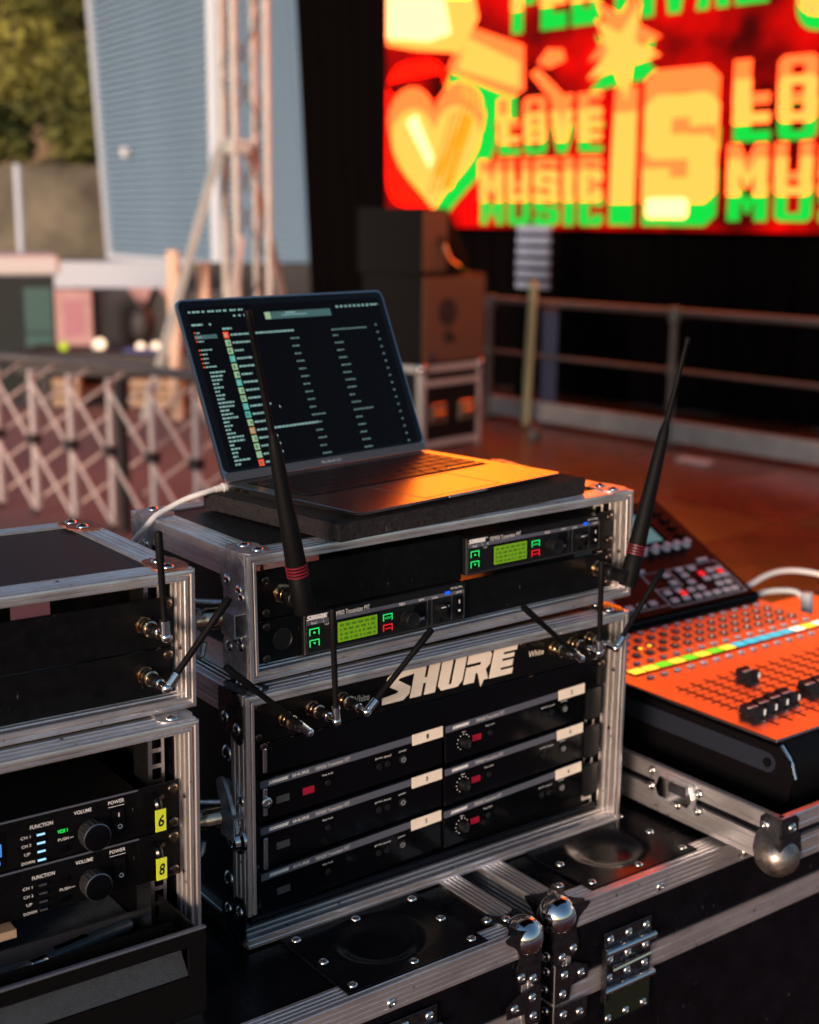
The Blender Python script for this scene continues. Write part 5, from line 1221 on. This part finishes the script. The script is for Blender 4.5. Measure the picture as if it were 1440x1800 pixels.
# recessed butterfly latch on the tray side
lt = B().prism(rrect(-.072, -.008+.0, .022, .060, .006), (TX0-.0024, 0, 0), (0, 1, 0), (0, 0, 1), (-.0026, 0, 0)).build('latch_dish', 'zinc', tray)
B().prism([(-.064, .030), (-.018, .030), (-.012, .040), (-.018, .056), (-.064, .056), (-.070, .042)], (TX0-.0052, 0, 0), (0, 1, 0), (0, 0, 1), (-.004, 0, 0)).build('latch_wing', 'chrome', lt)
B().prism(rrect(-.060, -.034, .042, .054, .002), (TX0-.0094, 0, 0), (0, 1, 0), (0, 0, 1), (-.0012, 0, 0)).build('latch_tab', 'darkzinc', lt)
for y_, z_ in ((-.077, .052), (-.077, .030), (-.045, .026), (-.002, .056), (-.002, .036)): rivet(lt, (TX0-.0042, y_, z_), (-1, 0, 0), .0056)

mx = thing('mixing_desk', 'digital mixing desk lit orange, tilted screen section and black faders', 'mixing desk', FT)
MX0, MX1, MY0, MY1, MZ = .625, 1.0875, -.130, .2756, .120
cb = B()
cb.prism([(MY0-.006, .035), (MY0-.020, .045), (MY0-.026, .075), (MY0-.020, .100), (MY0-.002, MZ-.004), (.52, MZ-.004), (.52, .02), (MY0+.04, .014)], (MX0+.012, 0, 0), (0, 1, 0), (0, 0, 1), (MX1-MX0-.024, 0, 0))
cb.build('chassis', 'mixerdark', mx)
B().box(MX0, MX1, MY0, MY1+.01, MZ-.004, MZ, .0015).build('control_surface', 'mixer', mx)
for x0 in (MX0-.004, MX1-.010):
    B().prism([(MY0-.012, .042), (MY0-.024, .055), (MY0-.028, .078), (MY0-.020, .100), (MY0-.004, MZ-.006), (.5, MZ-.006), (.5, .02), (MY0+.03, .024)], (x0, 0, 0), (0, 1, 0), (0, 0, 1), (.014, 0, 0)).build('side_cheek', 'mixerdark', mx)
o = B().prism(rrect(MY0-.004, .20, .080, .1045, .012), (MX0-.0042, 0, 0), (0, 1, 0), (0, 0, 1), (-.0012, 0, 0)).build('side_inlay', 'cheek', mx)
B().cyl((MX0-.0054, MY0+.007, .0925), (MX0-.0070, MY0+.007, .0925), .0058, n=16).build('inlay_bolt', 'slot', o)
B().tube([(MX0+.004, MY0-.004, MZ-.006), (MX0+.004, MY0-.019, .100), (MX0+.004, MY0-.0265, .080)], .0022, 8, 1).build('edge_trim', 'chrome', mx)
FZ = Matrix(((1, 0, 0, 0), (0, 0, 1, 0), (0, -1, 0, 0), (0, 0, 0, 1)))
# fader slots, scales and caps
chan = [.668+.0258*k for k in range(16)]
for x in chan: B().box(x-.0012, x+.0012, -.098, .066, MZ-.0002, MZ+.0004).build('fader_slot', 'slot', mx)
b = B()
for x in chan:
    for k in range(11):
        y = -.084+k*.0138; b.box(x-.0095, x-.0030, y-.0011, y+.0011, MZ, MZ+.0005).box(x+.0030, x+.0095, y-.0011, y+.0011, MZ, MZ+.0005)
tag(b.build('fader_scale', 'scaleprint', mx, smooth=False), kind='stuff')

def cap(x, y):
    P = [(-.014, 0), (.014, 0), (.0125, .0105), (.0085, .0125), (.003, .0090), (-.003, .0090), (-.0085, .0125), (-.0125, .0105)]
    o = B().prism(P, (x-.0088, y, MZ+.0012), (0, 1, 0), (0, 0, 1), (.0176, 0, 0)).build('fader_cap', 'capblack', mx)
    B().box(x+.0050, x+.0076, y-.0146, y-.0136, MZ+.0030, MZ+.0105).box(x-.0088, x+.0088, y-.0009, y+.0009, MZ+.0100, MZ+.0108).build('cap_line', 'white', o)
for k, x in enumerate(chan):
    if k == 4: continue
    cap(x, -.058+.0035*k if k < 4 else -.050+.0012*k) if k != 3 else cap(x, -.0485)
cap(chan[4]-.008, .0355) if False else cap(chan[4], .036)
# scribble strips, buttons, encoder rows
for k in range(16):
    x = chan[k]-.0125
    m_ = ('s_yel', 's_yel', 's_grn', 's_yel', 's_grn', 's_yel', 's_grn', 's_yel', 's_blu', 's_blu', 's_blu', 's_blu', 's_blu', 's_wht', 's_yel', 's_wht')[k]
    o = B().box(x, x+.0250, .1270, .1480, MZ+.0002, MZ+.0014).build('scribble_display', 'gloss', mx)
    B().box(x+.0015, x+.0235, .1295, .1455, MZ+.0014, MZ+.0018).build('lit_field', m_, o)
pad = None
def padm(x, y, w_=.0105, h_=.0080, m_='padgrey', nm='pad_button'):
    global pad
    mw = Matrix.Translation((x, y, MZ))
    if pad is None:
        pad = B().box(-.0046, .0046, -.0034, .0034, .0002, .0030, .0009).build('pad_button', 'padgrey', mx); pad.matrix_local = mw
    else: inst(pad, mx, mw)
for x in chan:
    padm(x, .1120); padm(x, .1620)
    padm(x, .2560)
rg = None
for r_ in range(3):
    for x in chan:
        mw = Matrix.Translation((x, .188+r_*.0235, MZ))
        if rg is None:
            rg = B().lathe((0, 0, .0002), (0, 0, 1), [(0, .0086), (.0008, .0086), (.0012, .0068), (.0012, .0050), (.0040, .0044), (.0043, 0)], 14).build('encoder', 'encoder', mx); rg.matrix_local = mw
        else: inst(rg, mx, mw)
for x, y in ((.735, .196), (.755, .198)): B().cyl((x, y, MZ+.0046), (x, y, MZ+.0056), .0030, n=10).build('encoder_light', 's_yel', mx)
# tilted screen section
BA = math.radians(26.74)
FB = Matrix.Translation((0, MY1, MZ+.0037)) @ Matrix(((1, 0, 0), (0, math.sin(BA), math.cos(BA)), (0, -math.cos(BA), math.sin(BA)))).to_4x4()
BL = .263

b = B().prism([(0, -.0), (0, BL), (.016, BL+.004), (.060, BL-.03), (.055, .02)], (.60, 0, 0), (0, 1, 0), (0, 0, 1), (MX1-.60, 0, 0)); bridge = b.build('screen_section', 'mixerdark', mx, mw=FB)
B().box(.605, MX1-.004, -.006, -.0003, .0006, .0105, .001).build('front_lip', 'gloss', bridge)
# outlined blocks
b = B()
def outl(x0, x1, z0, z1, e=.0011):
    for q in ((x0, x1, z0, z0+e), (x0, x1, z1-e, z1), (x0, x0+e, z0, z1), (x1-e, x1, z0, z1)): b.box(q[0], q[1], -.0006, .0002, q[2], q[3])
outl(.735, .905, .026, .102); outl(.905, 1.076, .020, .098); outl(.64, .728, .026, .102); outl(.905, .965, .060, .098)
b.build('block_outlines', 'padgrey', bridge)
bm2 = None
def bpad(x, z, m_='padgrey', w_=.0076, h_=.0050):
    B().box(x-w_, x+w_, -.0032, -.0002, z-h_, z+h_, .0011).build('block_button', m_, bridge)
for x, z in ((.825, .036), (.850, .036), (.875, .036), (.80, .036), (.775, .036), (.80, .055), (.775, .055), (.825, .074), (.84, .090), (.92, .032), (.92, .050), (.945, .032), (.945, .050), (.970, .030), (.992, .030), (1.014, .030), (1.036, .030), (1.056, .030),
             (.970, .046), (.992, .046), (1.036, .046), (1.056, .046), (.985, .062), (1.022, .062), (1.044, .062), (1.064, .062), (.985, .078), (1.044, .078), (1.064, .078), (.95, .068), (.95, .086), (1.012, .090), (.985, .092)):
    bpad(x, z)
for x, z in ((.949, .0425), (1.021, .0745), (1.0620, .0720)): bpad(x, z, 'ledr', .0060, .0052)
for x, z in ((.905, .104), (1.05, .104)): bpad(x, z, 'padgrey', .012, .0036)
kn = None
for x in (.90, .925, .950, .977, 1.003, 1.026, 1.050):
    B().lathe((x, -.0003, .1445), (0, -1, 0), [(0, .0082), (.002, .0082), (.003, .0066), (.010, .0060), (.0105, 0)], 16).build('screen_encoder', 'padgrey', bridge)
B().box(.86, 1.024, -.0016, .0, .160, .236).build('screen_bezel', 'gloss', bridge)
B().box(.868, 1.014, -.0020, -.0017, .1625, .2310).build('screen', 's_teal', bridge)
for z in (.170, .190, .210, .230): bpad(1.062, z, 'mixerdark', .010, .005)
B().box(.7, 1.08, -.0012, 0, .246, .2470).build('top_line', 'greystrip', bridge)

# cables behind the desk and the box they plug into
bx = thing('connector_box', 'small pale box behind the desk with a white plug on it', 'box', FT)
B().box(1.17, 1.29, .215, .335, .0045, .085, .005).build('body', 'mixer', bx)
B().box(1.19, 1.27, .2135, .215, .02, .07).build('front_plate', 'greystrip', bx)
def cab(label, pts, plug=None):
    t = thing('white_cable', label, 'cable', FT, 'white cables behind the desk')
    B().tube(pts, .0048, 10, 2).build('cord', 'cable', t)
    if plug: B().tube(plug, .0095, 12).build('plug', 'whitepl', t)
cab('upper white cable arching from the desk towards the frame edge', [(1.080, .330, .112), (1.085, .317, .126), (1.117, .318, .131), (1.150, .319, .140), (1.188, .315, .144), (1.223, .302, .141), (1.254, .279, .134), (1.32, .25, .11), (1.45, .20, .01), (1.6, .25, .008)])
cab('lower white cable bending down to its plug on the small box', [(1.082, .312, .112), (1.096, .298, .117), (1.127, .298, .121), (1.157, .288, .121), (1.180, .276, .118), (1.188, .268, .106), (1.188, .262, .0945)], [(1.188, .262, .118), (1.188, .260, .0858)])



bpy.context.view_layer.update()
